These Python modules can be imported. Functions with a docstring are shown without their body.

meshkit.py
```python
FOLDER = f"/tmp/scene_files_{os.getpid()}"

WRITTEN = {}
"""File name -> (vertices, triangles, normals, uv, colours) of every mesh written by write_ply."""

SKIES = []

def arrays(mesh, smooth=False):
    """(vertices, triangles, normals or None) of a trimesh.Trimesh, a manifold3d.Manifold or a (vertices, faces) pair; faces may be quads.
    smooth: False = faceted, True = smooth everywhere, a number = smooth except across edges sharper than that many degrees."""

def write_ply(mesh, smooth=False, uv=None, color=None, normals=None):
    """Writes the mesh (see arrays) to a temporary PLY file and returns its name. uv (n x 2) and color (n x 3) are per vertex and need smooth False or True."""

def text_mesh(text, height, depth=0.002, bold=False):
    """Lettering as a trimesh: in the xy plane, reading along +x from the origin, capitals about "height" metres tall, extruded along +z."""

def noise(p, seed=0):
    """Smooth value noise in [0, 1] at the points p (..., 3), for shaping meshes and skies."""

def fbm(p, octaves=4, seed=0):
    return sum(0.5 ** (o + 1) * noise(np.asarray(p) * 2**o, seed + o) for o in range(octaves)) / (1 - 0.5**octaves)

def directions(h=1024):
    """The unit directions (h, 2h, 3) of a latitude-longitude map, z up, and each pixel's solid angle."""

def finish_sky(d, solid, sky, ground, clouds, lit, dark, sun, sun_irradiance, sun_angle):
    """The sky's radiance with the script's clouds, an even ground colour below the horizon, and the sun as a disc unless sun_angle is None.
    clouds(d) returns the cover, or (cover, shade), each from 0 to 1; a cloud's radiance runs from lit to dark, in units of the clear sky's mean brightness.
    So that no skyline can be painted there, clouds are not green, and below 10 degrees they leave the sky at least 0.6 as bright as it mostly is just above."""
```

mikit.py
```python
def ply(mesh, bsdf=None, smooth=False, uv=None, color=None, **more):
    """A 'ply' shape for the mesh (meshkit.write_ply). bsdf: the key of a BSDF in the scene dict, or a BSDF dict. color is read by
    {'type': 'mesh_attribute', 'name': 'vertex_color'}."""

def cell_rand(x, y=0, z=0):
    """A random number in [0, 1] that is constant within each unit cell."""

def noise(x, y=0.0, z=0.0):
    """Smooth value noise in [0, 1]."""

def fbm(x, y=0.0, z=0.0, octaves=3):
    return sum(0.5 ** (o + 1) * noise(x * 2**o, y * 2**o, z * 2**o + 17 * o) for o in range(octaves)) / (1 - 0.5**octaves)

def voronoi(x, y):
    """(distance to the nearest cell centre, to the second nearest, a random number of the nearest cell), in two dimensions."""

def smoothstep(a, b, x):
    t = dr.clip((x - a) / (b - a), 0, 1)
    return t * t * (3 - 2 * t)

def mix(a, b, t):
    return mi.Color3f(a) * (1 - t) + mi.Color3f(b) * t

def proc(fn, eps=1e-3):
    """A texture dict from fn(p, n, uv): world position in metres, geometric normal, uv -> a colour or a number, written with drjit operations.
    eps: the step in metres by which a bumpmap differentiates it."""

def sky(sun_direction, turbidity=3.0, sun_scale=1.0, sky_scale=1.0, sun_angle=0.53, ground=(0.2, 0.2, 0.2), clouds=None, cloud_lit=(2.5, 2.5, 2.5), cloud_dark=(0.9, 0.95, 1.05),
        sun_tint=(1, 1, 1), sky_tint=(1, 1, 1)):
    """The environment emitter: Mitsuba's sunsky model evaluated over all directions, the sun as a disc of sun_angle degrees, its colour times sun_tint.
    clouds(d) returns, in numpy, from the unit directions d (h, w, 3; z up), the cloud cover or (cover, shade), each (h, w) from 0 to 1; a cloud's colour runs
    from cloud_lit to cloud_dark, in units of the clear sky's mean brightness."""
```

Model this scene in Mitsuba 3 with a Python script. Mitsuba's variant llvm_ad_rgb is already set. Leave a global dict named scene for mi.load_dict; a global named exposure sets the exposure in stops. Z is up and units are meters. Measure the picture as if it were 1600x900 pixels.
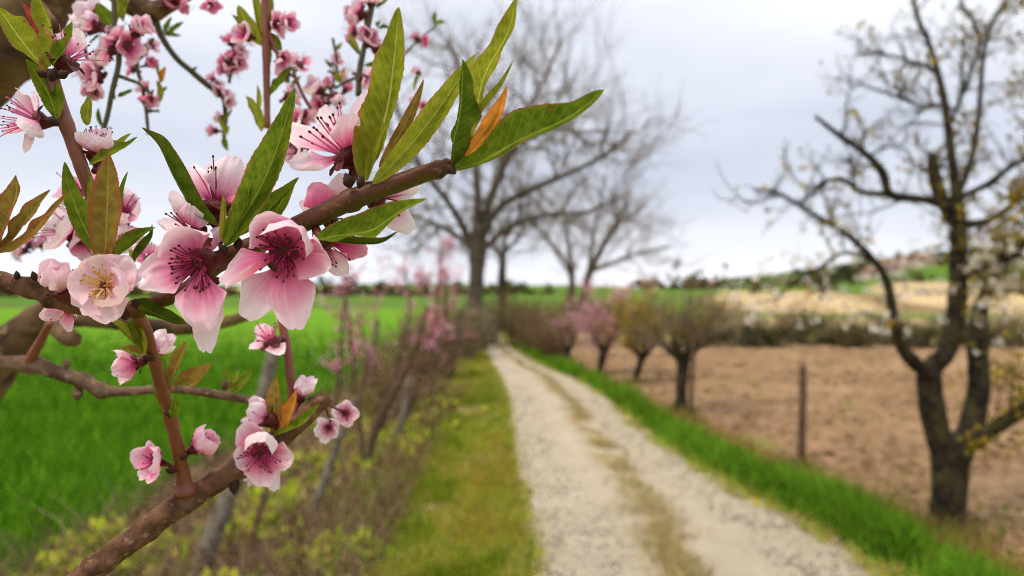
import math, random
import numpy as np, drjit as dr, mitsuba as mi, mikit, meshkit
T = mi.ScalarTransform4f
rng = np.random.default_rng(11)
random.seed(11)
FPX, CX, CY, HOR, CAMH = 1232.0, 800.0, 450.0, 458.0, 1.9
scene, labels = {}, {}
# ------------------------------------------------------------------ camera, sky, exposure
pitch = math.atan((HOR - CY) / FPX)
CAM = np.array([0, 0, CAMH])
R_ = np.array([1.0, 0, 0]); F_ = np.array([0, math.cos(pitch), math.sin(pitch)]); U_ = np.cross(R_, F_); B_ = -F_
FOCUS = 0.252
scene['camera'] = {'type': 'thinlens', 'fov': math.degrees(2 * math.atan(800 / FPX)), 'fov_axis': 'x',
                   'to_world': T().look_at(origin=CAM.tolist(), target=(CAM + F_).tolist(), up=[0, 0, 1]),
                   'aperture_radius': 0.00116, 'focus_distance': FOCUS, 'near_clip': 0.01, 'far_clip': 4000.0}

def clouds(d):
    # an even overcast, brightening towards the zenith, with soft grey-blue banks and a pale clear band low down
    el = np.degrees(np.arcsin(np.clip(d[..., 2], 0, 1)))
    n = meshkit.fbm(np.stack([d[..., 0] * 2.2, d[..., 1] * 2.2, d[..., 2] * 9.0], -1) + 3.1, 4, 5)
    n2 = meshkit.fbm(np.stack([d[..., 0] * 4, d[..., 1] * 4, d[..., 2] * 30.0], -1) + 9.7, 3, 8)
    s = np.interp(el, [0, 1.5, 3, 6, 10, 16, 24, 45, 90], [.56, .50, .60, .80, .84, .74, .56, .28, .06])
    s = s + (n - .5) * .50 + (n2 - .5) * .22 * np.exp(-((el - 4) / 5.0) ** 2)
    return np.ones_like(el), s

scene['sky'] = mikit.sky((-0.42, -0.30, 0.86), turbidity=3, sun_scale=0.24, sun_angle=14, clouds=clouds,
                         cloud_lit=(2.56, 2.52, 2.52), cloud_dark=(0.98, 1.08, 1.32), ground=(0.16, 0.14, 0.09))
exposure = 2.75

# ------------------------------------------------------------------ helpers
def unit(v):
    v = np.asarray(v, float); return v / (np.linalg.norm(v, axis=-1, keepdims=True) + 1e-12)
def W(px, py, d):            # the point seen at that place of the photograph, d metres ahead
    return CAM + d * (R_ * (px - CX) / FPX + U_ * (CY - py) / FPX + F_)
def G(px, py):               # the point of the level ground seen there
    r = R_ * (px - CX) / FPX + U_ * (CY - py) / FPX + F_
    return CAM + r * (CAMH / -r[2])
def camdir(v): return unit(v[0] * R_ + v[1] * U_ + v[2] * B_)
def numbered(key):
    if key not in used: used.add(key); return key
    k = 1
    while f'{key}_{k:03d}' in used: k += 1
    used.add(f'{key}_{k:03d}'); return f'{key}_{k:03d}'
used = set()
def thing(name, label, cat, group=None):
    key = numbered(name)
    labels[key] = {'label': label, 'category': cat}
    if group: labels[key]['group'] = group
    return key
def obj(name, mesh, mat, parent=None, smooth=True, uv=None, color=None, stuff=False, label=None):
    key = numbered(parent + '__' + name if parent else name)
    scene[key] = mikit.ply(mesh, mat, smooth=smooth, uv=uv, color=color)
    if stuff: labels.setdefault(key, {})['kind'] = 'stuff'
    if label: labels.setdefault(key, {})['label'] = label
    return key
def turf(name, mesh, color, sc=.25):
    v, f = mesh; key = numbered(name); g = np.random.default_rng(len(v))
    nn = np.repeat(unit(g.normal(size=(len(v) // 5 + 1, 3)) * sc + [0, 0, 1]), 5, 0)[:len(v)]
    scene[key] = {'type': 'ply', 'filename': meshkit.write_ply((v, f), False, None, color, normals=nn), 'face_normals': False, 'bsdf': {'type': 'ref', 'id': 'foliage'}}
    labels[key] = {'kind': 'stuff'}; return key
def struct(name, mesh, mat, label=None, **k):
    key = obj(name, mesh, mat, **k); labels[key] = {'kind': 'structure'}
    if label: labels[key]['label'] = label
    return key
def sstep(a, b, x):
    t = np.clip((x - a) / (b - a), 0, 1); return t * t * (3 - 2 * t)
def spline(pts, n):          # Catmull-Rom through pts (k x m), n samples per span
    p = np.asarray(pts, float); p = np.vstack([2 * p[0] - p[1], p, 2 * p[-1] - p[-2]])
    t = np.linspace(0, 1, n, endpoint=False)[:, None]; out = []
    for i in range(1, len(p) - 2):
        a, b, c, d = p[i - 1:i + 3]
        out.append(.5 * (2 * b + (c - a) * t + (2 * a - 5 * b + 4 * c - d) * t ** 2 + (3 * b - a - 3 * c + d) * t ** 3))
    return np.vstack(out + [p[-2:-1]])
def tube(P, r, sides=12, bump=0.0, bscale=1.0, seed=0, cap=True):
    P = np.asarray(P, float); r = np.broadcast_to(np.asarray(r, float), len(P)); n = len(P)
    t = unit(np.gradient(P, axis=0)); u = np.cross(t[0], [0.31, 0.77, 0.55]); u = unit(u); us = [u]
    for i in range(1, n):
        u = u - t[i] * (u @ t[i]); u = unit(u); us.append(u)
    us = np.array(us); vs = np.cross(t, us)
    a = np.arange(sides) * 2 * np.pi / sides
    ring = us[:, None] * np.cos(a)[None, :, None] + vs[:, None] * np.sin(a)[None, :, None]
    rr = r[:, None, None] * np.ones((1, sides, 1))
    V = P[:, None] + ring * rr
    if bump:
        k = (meshkit.fbm(V * bscale, 3, seed) - .5) * 2 * bump
        V = V + ring * (k[..., None] * rr)
    V = V.reshape(-1, 3)
    i, j = np.meshgrid(np.arange(n - 1), np.arange(sides), indexing='ij'); i, j = i.ravel(), j.ravel(); j2 = (j + 1) % sides
    Fq = np.stack([i * sides + j, i * sides + j2, (i + 1) * sides + j2, (i + 1) * sides + j], 1)
    Fc = np.vstack([Fq[:, [0, 1, 2]], Fq[:, [0, 2, 3]]])
    if cap:
        a0, a1 = len(V), len(V) + 1
        V = np.vstack([V, P[0] - t[0] * r[0] * .25, P[-1] + t[-1] * r[-1] * .35])
        q = np.arange(sides); q2 = (q + 1) % sides
        Fc = np.vstack([Fc, np.stack([q2, q, q * 0 + a0], 1), np.stack([(n - 1) * sides + q, (n - 1) * sides + q2, q * 0 + a1], 1)])
    return V, Fc
def join(meshes):
    V, Fc, at = [], [], 0
    for v, f in meshes:
        V.append(v); Fc.append(np.asarray(f) + at); at += len(v)
    return np.vstack(V), np.vstack(Fc)
def prisms(A, B, ra, rb, sides=3):   # many tapered twigs at once
    A, B = np.asarray(A, float), np.asarray(B, float); t = unit(B - A)
    u = unit(np.cross(t, np.where(np.abs(t[:, 2:3]) < .9, [[0, 0, 1.0]], [[1.0, 0, 0]]))); v = np.cross(t, u)
    a = np.arange(sides) * 2 * np.pi / sides
    ring = u[:, None] * np.cos(a)[None, :, None] + v[:, None] * np.sin(a)[None, :, None]
    V = np.concatenate([A[:, None] + ring * np.asarray(ra)[:, None, None], B[:, None] + ring * np.asarray(rb)[:, None, None]], 1)
    q = np.arange(sides); q2 = (q + 1) % sides
    f = np.vstack([np.stack([q, q2, q2 + sides], 1), np.stack([q, q2 + sides, q + sides], 1)])
    return V.reshape(-1, 3), (f[None] + (np.arange(len(A)) * 2 * sides)[:, None, None]).reshape(-1, 3)
def flakes(P, size, aspect, col, rg, up=0.3, cvar=.25, fold=.25):   # many small leaves: a folded rhomb of four faces each
    n = len(P); size = np.broadcast_to(size, n)
    t = unit(rg.normal(size=(n, 3)) + [0, 0, up]); s = unit(np.cross(t, rg.normal(size=(n, 3)))); m = np.cross(t, s)
    L, H = size[:, None], (size * aspect / 2)[:, None]
    V = np.stack([P, P + t * L * .5 + s * H + m * H * fold, P + t * L, P + t * L * .5 - s * H + m * H * fold, P + t * L * .55], 1)
    f = np.array([[0, 1, 4], [1, 2, 4], [2, 3, 4], [3, 0, 4]])
    C = np.asarray(col, float); C = C[rg.integers(0, len(C), n)] * (1 + cvar * rg.normal(size=(n, 1))).clip(.3, 2)
    return V.reshape(-1, 3), (f[None] + (np.arange(n) * 5)[:, None, None]).reshape(-1, 3), np.repeat(C.clip(.004, .9), 5, 0)
def blades(P, h, w, col, rg, lean=.35, cvar=.2):     # grass blades of two joints
    n = len(P); a = rg.uniform(0, 2 * np.pi, n); s = np.stack([np.cos(a), np.sin(a), a * 0], 1)
    b = rg.uniform(0, 2 * np.pi, n); ln = np.stack([np.cos(b), np.sin(b), b * 0], 1) * (lean * h * rg.uniform(.2, 1.4, n))[:, None]
    h3 = np.stack([h * 0, h * 0, h], 1); w = np.broadcast_to(w, n)[:, None]
    V = np.stack([P - s * w / 2, P + s * w / 2, P + h3 * .55 + ln * .3 - s * w * .42, P + h3 * .55 + ln * .3 + s * w * .42, P + h3 * .95 + ln], 1)
    f = np.array([[0, 1, 3], [0, 3, 2], [2, 3, 4]])
    C = np.asarray(col, float); C = C[rg.integers(0, len(C), n)] * (1 + cvar * rg.normal(size=(n, 1))).clip(.4, 1.9)
    return V.reshape(-1, 3), (f[None] + (np.arange(n) * 5)[:, None, None]).reshape(-1, 3), np.repeat(C.clip(.004, .9), 5, 0)
def mcat(parts):
    V, Fc, C, at = [], [], [], 0
    for v, f, c in parts:
        V.append(v); Fc.append(f + at); C.append(c); at += len(v)
    return (np.vstack(V), np.vstack(Fc)), np.vstack(C)

# ------------------------------------------------------------------ materials
N, FB, SS, MX = mikit.noise, mikit.fbm, mikit.smoothstep, mikit.mix
def two(d): return {'type': 'twosided', 'bsdf': d}
def mat(name, fn, rough=.8, spec=.3, bump=None, bs=.002, eps=1e-3):
    d = {'type': 'principled', 'base_color': mikit.proc(fn) if callable(fn) else {'type': 'rgb', 'value': list(fn)}, 'roughness': rough, 'specular': spec}
    if bump: d = {'type': 'bumpmap', 'nested': mikit.proc(bump, eps), 'scale': bs, 'bsdf': d}
    scene[name] = two(d); return name
def thin(name, fn, rough=.5, dt=.8):
    scene[name] = {'type': 'principledthin', 'base_color': mikit.proc(fn) if callable(fn) else fn, 'roughness': rough, 'diff_trans': dt, 'eta': 1.35}
    return name
thin('foliage', {'type': 'mesh_attribute', 'name': 'vertex_color'}, .55, .8)

def leaf_mat(name, base, dark, vein, margin, mstart=.86):
    def fn(p, n, uv):
        e = dr.abs(uv.y * 2 - 1)
        mid = 1 - SS(.02, .09, e)
        ph = (uv.x - .16 * e) * 15
        vn = SS(.80, .98, dr.abs(ph - dr.floor(ph) - .5) * 2) * (1 - SS(.75, 1.0, e))
        nz = FB(p.x * 420, p.y * 420, p.z * 420)
        c = MX(dark, base, SS(.25, .75, nz)); c = MX(c, margin, SS(.80, .88, N(p.x * 700, p.y * 700, p.z * 700)) * .5); c = c * (.78 + .44 * FB(p.x * 70, p.y * 70, p.z * 70, 2))
        c = MX(c, vein, dr.clip(mid * .85 + vn * .35, 0, 1))
        return MX(c, margin, SS(mstart, 1.0, e + (FB(p.x * 900, p.y * 900, p.z * 900) - .5) * .25) * .85)
    return thin(name, fn, .30, 1.05)
leaf_mat('leaf_green', (0.165, 0.244, 0.016), (0.092, 0.158, 0.009), (0.317, 0.396, 0.059), (0.343, 0.158, 0.046))
leaf_mat('leaf_dark', (0.092, 0.152, 0.012), (0.050, 0.092, 0.007), (0.185, 0.251, 0.033), (0.185, 0.086, 0.026))
leaf_mat('leaf_lime', (0.310, 0.350, 0.026), (0.205, 0.251, 0.016), (0.528, 0.541, 0.119), (0.449, 0.198, 0.066))
leaf_mat('leaf_bronze', (0.330, 0.251, 0.042), (0.238, 0.139, 0.032), (0.422, 0.383, 0.079), (0.422, 0.112, 0.053), .62)
leaf_mat('leaf_orange', (0.726, 0.290, 0.040), (0.528, 0.211, 0.026), (0.594, 0.449, 0.079), (0.660, 0.158, 0.040), .7)
leaf_mat('leaf_red', (0.449, 0.079, 0.053), (0.290, 0.046, 0.040), (0.528, 0.211, 0.079), (0.528, 0.079, 0.066), .7)

def petal_mat(name, deep, mid, pale, a, b):
    def fn(p, n, uv):
        e = dr.abs(uv.y * 2 - 1)
        st = N(uv.y * 30, uv.x * 2.2, p.x * 40) * .65 + N(uv.y * 11, uv.x * 2, 4.5) * .5 - .57
        t = uv.x + .16 * e * e + st * .20 + (FB(p.x * 160, p.y * 160, p.z * 160) - .5) * .22
        c = MX(deep, mid, SS(.07, a, t))
        return MX(c, pale, SS(a * .75, b, t))
    return thin(name, fn, .5, .75)
petal_mat('petal_pink', (.32, .004, .05), (.87, .21, .42), (.97, .74, .85), .46, 1.0)
petal_mat('petal_white', (.46, .012, .11), (.86, .38, .56), (.96, .84, .90), .40, .88)
petal_mat('petal_pale', (.80, .34, .42), (.92, .58, .68), (.96, .74, .82), .25, .75)
petal_mat('petal_deep', (.38, .006, .065), (.72, .10, .27), (.88, .42, .57), .45, 1.1)
mat('calyx_red', lambda p, n, uv: MX((.050, .004, .007), (.13, .012, .012), FB(p.x * 500, p.y * 500, p.z * 500)), .5, .4)
mat('filament_red', lambda p, n, uv: MX((.20, .006, .035), (.52, .06, .20), FB(p.x * 300, p.y * 300, p.z * 300)), .5, .3)
mat('filament_pink', (.70, .16, .36), .5, .3)
mat('filament_gold', lambda p, n, uv: MX((.62, .34, .08), (.80, .62, .30), FB(p.x * 400, p.y * 400, p.z * 400)), .5, .3)
mat('anther_dark', (.07, .015, .015), .6, .2); mat('bud_brown', (.045, .022, .014), .8, .2)
mat('anther_gold', (.50, .28, .05), .6, .2)
def stem_fn(p, n, uv):
    nz = FB(p.x * 260, p.y * 260, p.z * 260)
    red = MX((.085, .026, .014), (.15, .055, .024), nz)
    c = MX(red, (.085, .080, .014), SS(-.05, -.7, n.z + (nz - .5) * .9) * .8)
    c = c * (.62 + .62 * FB(p.x * 120, p.y * 120, p.z * 120, 3))
    return MX(c, (.22, .115, .06), SS(.78, .84, N(p.x * 900, p.y * 900, p.z * 900)) * .6)
mat('young_stem', stem_fn, .5, .25)
mat('red_shoot', lambda p, n, uv: MX((.135, .033, .018), (.21, .070, .028), FB(p.x * 200, p.y * 200, p.z * 200)), .45, .5)
mat('green_stem', lambda p, n, uv: MX((.035, .032, .012), (.085, .075, .025), FB(p.x * 150, p.y * 150, p.z * 150)), .5, .4)
def barkish(name, a, b, c, s, bs, lich=None):
    def fn(p, n, uv):
        k = FB(p.x * s, p.y * s, p.z * s, 4)
        col = MX(a, b, SS(.3, .7, k))
        col = MX(col, c, SS(.62, .74, FB(p.x * s * 2.3 + 7, p.y * s * 2.3, p.z * s * 2.3, 3)))
        return MX(col, lich, SS(.5, .68, FB(p.x * s * .35 + 3, p.y * s * .35, p.z * s * .35, 3)) * .8) if lich else col
    return mat(name, fn, .85, .2, lambda p, n, uv: FB(p.x * s * 2, p.y * s * 2, p.z * s * .9, 3), bs, .05 / s)
barkish('branch_bark', (.070, .034, .019), (.165, .082, .045), (.22, .13, .085), 190, .0016)
barkish('limb_bark', (.045, .028, .016), (.14, .085, .045), (.17, .12, .06), 55, .006, (.16, .13, .035))
barkish('dead_bark', (.085, .050, .032), (.17, .11, .07), (.24, .17, .12), 130, .002)
barkish('tree_bark', (.012, .009, .006), (.042, .031, .019), (.075, .060, .034), 18, .03, (.062, .054, .018))
barkish('grey_bark', (.085, .068, .05), (.20, .17, .13), (.29, .26, .21), 22, .012)
barkish('brown_bark', (.06, .036, .022), (.145, .09, .055), (.2, .14, .09), 22, .012)
barkish('far_bark', (.060, .047, .034), (.125, .10, .072), (.17, .14, .10), 6, .03)
mat('twig_dark', (.040, .031, .020), .85, .2)
mat('twig_grey', (.21, .175, .145), .85, .2)
mat('twig_olive', (.175, .14, .095), .85, .2)
mat('twig_brown', (.17, .11, .058), .85, .2)

# ------------------------------------------------------------------ ground
LE = np.array([G(*q)[:2] for q in [(838, 1150), (822, 900), (806, 800), (795, 700), (786, 620), (776, 588), (760, 560), (752, 535), (751, 519)]])
RE = np.array([G(*q)[:2] for q in [(1760, 1150), (1400, 900), (1285, 830), (1160, 770), (1040, 700), (948, 622), (902, 592), (850, 574), (805, 548), (786, 530), (778, 519)]])
def lx(y): return np.interp(y, LE[:, 1], LE[:, 0])
def rx(y): return np.interp(y, RE[:, 1], RE[:, 0])
PX = np.array([-140, 0, 30, 60, 85, 103, 118, 135, 152, 168, 182, 208, 260, 400, 700]); PZ = np.array([5.0, 5.2, 4.2, 2.6, 2.4, 3.2, 5.0, 9.6, 13, 13.4, 14.5, 20, 27, 22, 5])
def hz(x, y):
    x, y = np.asarray(x, float), np.asarray(y, float)
    z = np.interp(x, PX, PZ) * sstep(75, 320, y) * (1 - .7 * sstep(420, 1100, y))
    z = z + 3.2 * np.exp(-((x - 88) / 42) ** 2 - ((y - 155) / 42) ** 2) + 1.3 * np.exp(-((x - 28) / 30) ** 2 - ((y - 120) / 40) ** 2)
    return z + (meshkit.fbm(np.stack([x / 45, y / 45, x * 0], -1), 3, 3) - .5) * 2.2 * sstep(90, 260, y)
def sheet(xs, ys, zf):
    x, y = np.meshgrid(xs, ys); V = np.stack([x, y, zf(x, y)], -1).reshape(-1, 3); m, n = len(ys), len(xs)
    i, j = np.meshgrid(np.arange(m - 1), np.arange(n - 1), indexing='ij'); a = (i * n + j).ravel()
    return V, np.vstack([np.stack([a, a + 1, a + n + 1], 1), np.stack([a, a + n + 1, a + n], 1)])
def ground_fn(p, n, uv):
    k = FB(p.x * 1.7, p.y * 1.7, 0.0, 4); k2 = FB(p.x * 9, p.y * 9, 3.0, 3); k3 = N(p.x * 45, p.y * 45, 1.0)
    grass = MX(MX((.10, .16, .016), (.33, .29, .05), SS(.3, .7, k2 * .6 + k * .4)), (.24, .165, .09), SS(.52, .64, FB(p.x * 1.2 + 9, p.y * .9, 2.0, 4)) * .75)
    litter = MX((.055, .034, .020), (.22, .15, .085), SS(.25, .75, k2 * .5 + k3 * .5))
    t = SS(-1.15, -1.75, p.x + (k - .5) * 1.4) * SS(30, 12, p.y)
    c = MX(grass, litter, dr.clip(t * .95 + SS(.60, .75, k) * .35, 0, 1))
    fr_ = MX((.09, .15, .02), MX((.20, .155, .07), (.32, .25, .14), k2), SS(.40, .48, FB(p.x / 22 + 3, p.y / 26, 0.0, 3)))
    return MX(c, MX((.09, .18, .016), fr_, SS(-6, 4, p.x)), SS(32, 50, p.y))
mat('ground_soil', ground_fn, .9, .1, lambda p, n, uv: FB(p.x * 20, p.y * 20, p.z * 20, 3), .02, .01)
xs = np.concatenate([-np.geomspace(8, 900, 26)[::-1], np.linspace(-7.6, 9.6, 140), np.geomspace(10, 900, 26)])
ys = np.concatenate([np.linspace(-6, 3.9, 12), np.linspace(4, 14, 110), np.geomspace(14.2, 1500, 90)])
def gz(x, y): return (meshkit.fbm(np.stack([x * 1.3, y * 1.3, x * 0], -1), 3, 1) - .5) * .06 * ((x < lx(y) - .1) & (x > -3.4)) * sstep(60, 30, y)
struct('ground', sheet(xs, ys, gz), 'ground_soil', 'rough earth bank with short yellow green grass and leaf litter')

def track_fn(p, n, uv):                        # uv.x runs across the track
    k = FB(p.x * 3, p.y * 3, 0.0, 4); v1, v2, vc = mikit.voronoi(p.x * 42, p.y * 42); w1, w2, wc = mikit.voronoi(p.x * 17, p.y * 17)
    g = MX((.255, .222, .162), (.385, .345, .268), vc * .3 + wc * .15 + k * .55)
    g = MX(g, (.16, .135, .10), SS(.20, .0, v2 - v1) * .22)
    mid = dr.exp(-dr.square((uv.x - .44 - .14 * SS(5.5, 9.5, uv.y) + (FB(p.y * .9, 2.0, 0.0) - .5) * .14) / (.052 + .03 * SS(5.5, 9.5, uv.y)))) * (.25 + .75 * SS(.36, .56, FB(p.x * 4.4, p.y * 2.6, 5.0, 4)))
    straw = MX((.20, .15, .07), (.30, .225, .11), FB(p.x * 26, p.y * 26, 1.0, 3))
    straw = MX(straw, (.19, .18, .045), SS(.54, .72, FB(p.x * 5.5, p.y * 5.5, 9.0, 3)) * .6)
    edge = dr.maximum(SS(.14, .0, uv.x + (FB(p.x * 3, p.y * 3, 2.0) - .5) * .16), SS(.90, 1.0, uv.x + (FB(p.x * 3, p.y * 3, 2.0) - .5) * .16))
    return MX(MX(g, straw, dr.clip(mid * 1.05, 0, .75)), (.21, .19, .06), edge * .75)
mat('track_gravel', track_fn, .9, .15, lambda p, n, uv: mikit.voronoi(p.x * 42, p.y * 42)[0] + FB(p.x * 12, p.y * 12, 0.0), .005, .004)
ty = np.concatenate([np.linspace(3.2, 14, 130), np.geomspace(14.2, 37.5, 70)]); tu = np.linspace(0, 1, 31)
yy, uu = np.meshgrid(ty, tu, indexing='ij'); l, r = lx(yy), rx(yy)
rag = (meshkit.fbm(np.stack([yy * 1.5, uu * 0, uu * 0 + 2], -1), 4, 4) - .5) * .6
xx = l + (r - l) * uu + rag * ((uu < .04) * 1.0 - (uu > .96) * 1.0)
zz = .012 + .05 * np.exp(-((uu - .5) / .14) ** 2) + (meshkit.fbm(np.stack([xx * 2, yy * 2, xx * 0], -1), 3, 6) - .5) * .03 + .012
zz = zz - .03 * sstep(.9, 1, np.abs(2 * uu - 1))
n = len(tu); i, j = np.meshgrid(np.arange(len(ty) - 1), np.arange(n - 1), indexing='ij'); a = (i * n + j).ravel()
struct('gravel_track', (np.stack([xx, yy, zz], -1).reshape(-1, 3), np.vstack([np.stack([a, a + 1, a + n + 1], 1), np.stack([a, a + n + 1, a + n], 1)])), 'track_gravel',
       'pale gravel farm track with a grassy middle strip', uv=np.stack([uu.ravel(), yy.ravel()], 1))

def plough_fn(p, n, uv):
    k = FB(p.x * 2.2, p.y * 2.2, 0.0, 4); k2 = FB(p.x * 14, p.y * 14, 0.0, 3); k3 = FB(p.x * .35, p.y * .8, 4.0, 3)
    c = MX((.125, .076, .040), (.262, .168, .096), SS(.3, .7, k2 * .6 + k * .4))
    c = MX(c, (.285, .195, .11), SS(.5, .75, k3) * .6)
    return MX(c, (.15, .16, .03), SS(.70, .78, FB(p.x * 1.6 + 5, p.y * 1.6, 7.0, 3)) * .6)
mat('plough_soil', plough_fn, .95, .1, lambda p, n, uv: FB(p.x * 18, p.y * 18, p.z * 18, 3), .03, .01)
pxs = np.concatenate([np.linspace(0, 9, 190), np.geomspace(9.1, 60, 60)]); pys = np.concatenate([np.linspace(3.2, 12, 190), np.geomspace(12.1, 30, 90)])
def fieldx(y): return np.interp(y, [3, 6.3, 8.3, 14.4, 20, 30], [3.15, 3.12, 2.8, 2.2, 1.6, .75])
def plz(x, y):
    f = np.stack([x * 3.2, y * 3.2, x * 0], -1); b = meshkit.fbm(f, 4, 2) ** 1.5
    return .012 + b * .15 * sstep(0, .5, x - fieldx(y)) + .05 * np.sin((x * .25 + y) * 2 * np.pi / .62 + 2 * meshkit.noise(f * .3, 5)) * sstep(0, 1.2, x - fieldx(y))
x, y = np.meshgrid(pxs, pys); xw = fieldx(y) + x
V = np.stack([xw, y, plz(xw, y)], -1).reshape(-1, 3); n = len(pxs)
i, j = np.meshgrid(np.arange(len(pys) - 1), np.arange(n - 1), indexing='ij'); a = (i * n + j).ravel()
struct('ploughed_field', (V, np.vstack([np.stack([a, a + 1, a + n + 1], 1), np.stack([a, a + n + 1, a + n], 1)])), 'plough_soil', 'brown ploughed field of broken clods')

def hill_fn(p, n, uv):
    w1, w2, wc = mikit.voronoi(p.x / 62 + 3.3, p.y / 85 + 1.7)
    k = FB(p.x / 9, p.y / 9, 0.0, 4)
    c = MX((.045, .105, .015), (.085, .15, .022), k)
    c = MX(c, MX((.36, .26, .14), (.46, .36, .22), k), SS(.62, .63, wc) * SS(250, 225, p.y))
    c = MX(c, MX((.12, .09, .04), (.19, .14, .07), k), SS(.84, .85, wc)); c = MX(c, (.035, .055, .016), SS(275, 310, p.y + (k - .5) * 60) * .8)
    wob = (k - .5) * 10; be = SS(12, 16, p.x - .36 * p.y + wob) * SS(74, 70, p.x - .60 * p.y + wob) * SS(186, 180, p.y + wob); be = dr.maximum(be, SS(6, 9, p.x - .20 * p.y + wob) * SS(15, 12, p.x - .31 * p.y + wob) * SS(130, 124, p.y + wob))
    c = MX(c, MX((.27, .20, .105), (.38, .295, .17), k), be)
    return MX(c, (.08, .075, .03), SS(.06, .02, w2 - w1) * .7)
mat('hill_fields', hill_fn, .95, .05)
hx = np.linspace(-150, 520, 180); hy = np.concatenate([np.linspace(62, 200, 70), np.geomspace(204, 1100, 70)])
struct('hills', sheet(hx, hy, lambda x, y: hz(x, y) - .6 + .75 * sstep(62, 85, y)), 'hill_fields', 'low hills of green and pale beige fields')
mat('wheat_soil', lambda p, n, uv: MX(MX((.022, .055, .004), (.06, .13, .008), FB(p.x * 3, p.y * 1.2, 0.0, 3)), MX((.065, .16, .009), (.11, .22, .014), FB(p.x * .12, p.y * .3, 0.0, 3)), SS(9, 30, p.y)), .95, .05)
struct('wheat_field', sheet(np.concatenate([-np.geomspace(3.5, 260, 50)[::-1]]), np.concatenate([np.linspace(2, 20, 30), np.geomspace(21, 190, 40)]), lambda x, y: .035 + 0 * x + .16 * sstep(18, 50, y)), 'wheat_soil', 'bright green field of young wheat')

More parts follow.
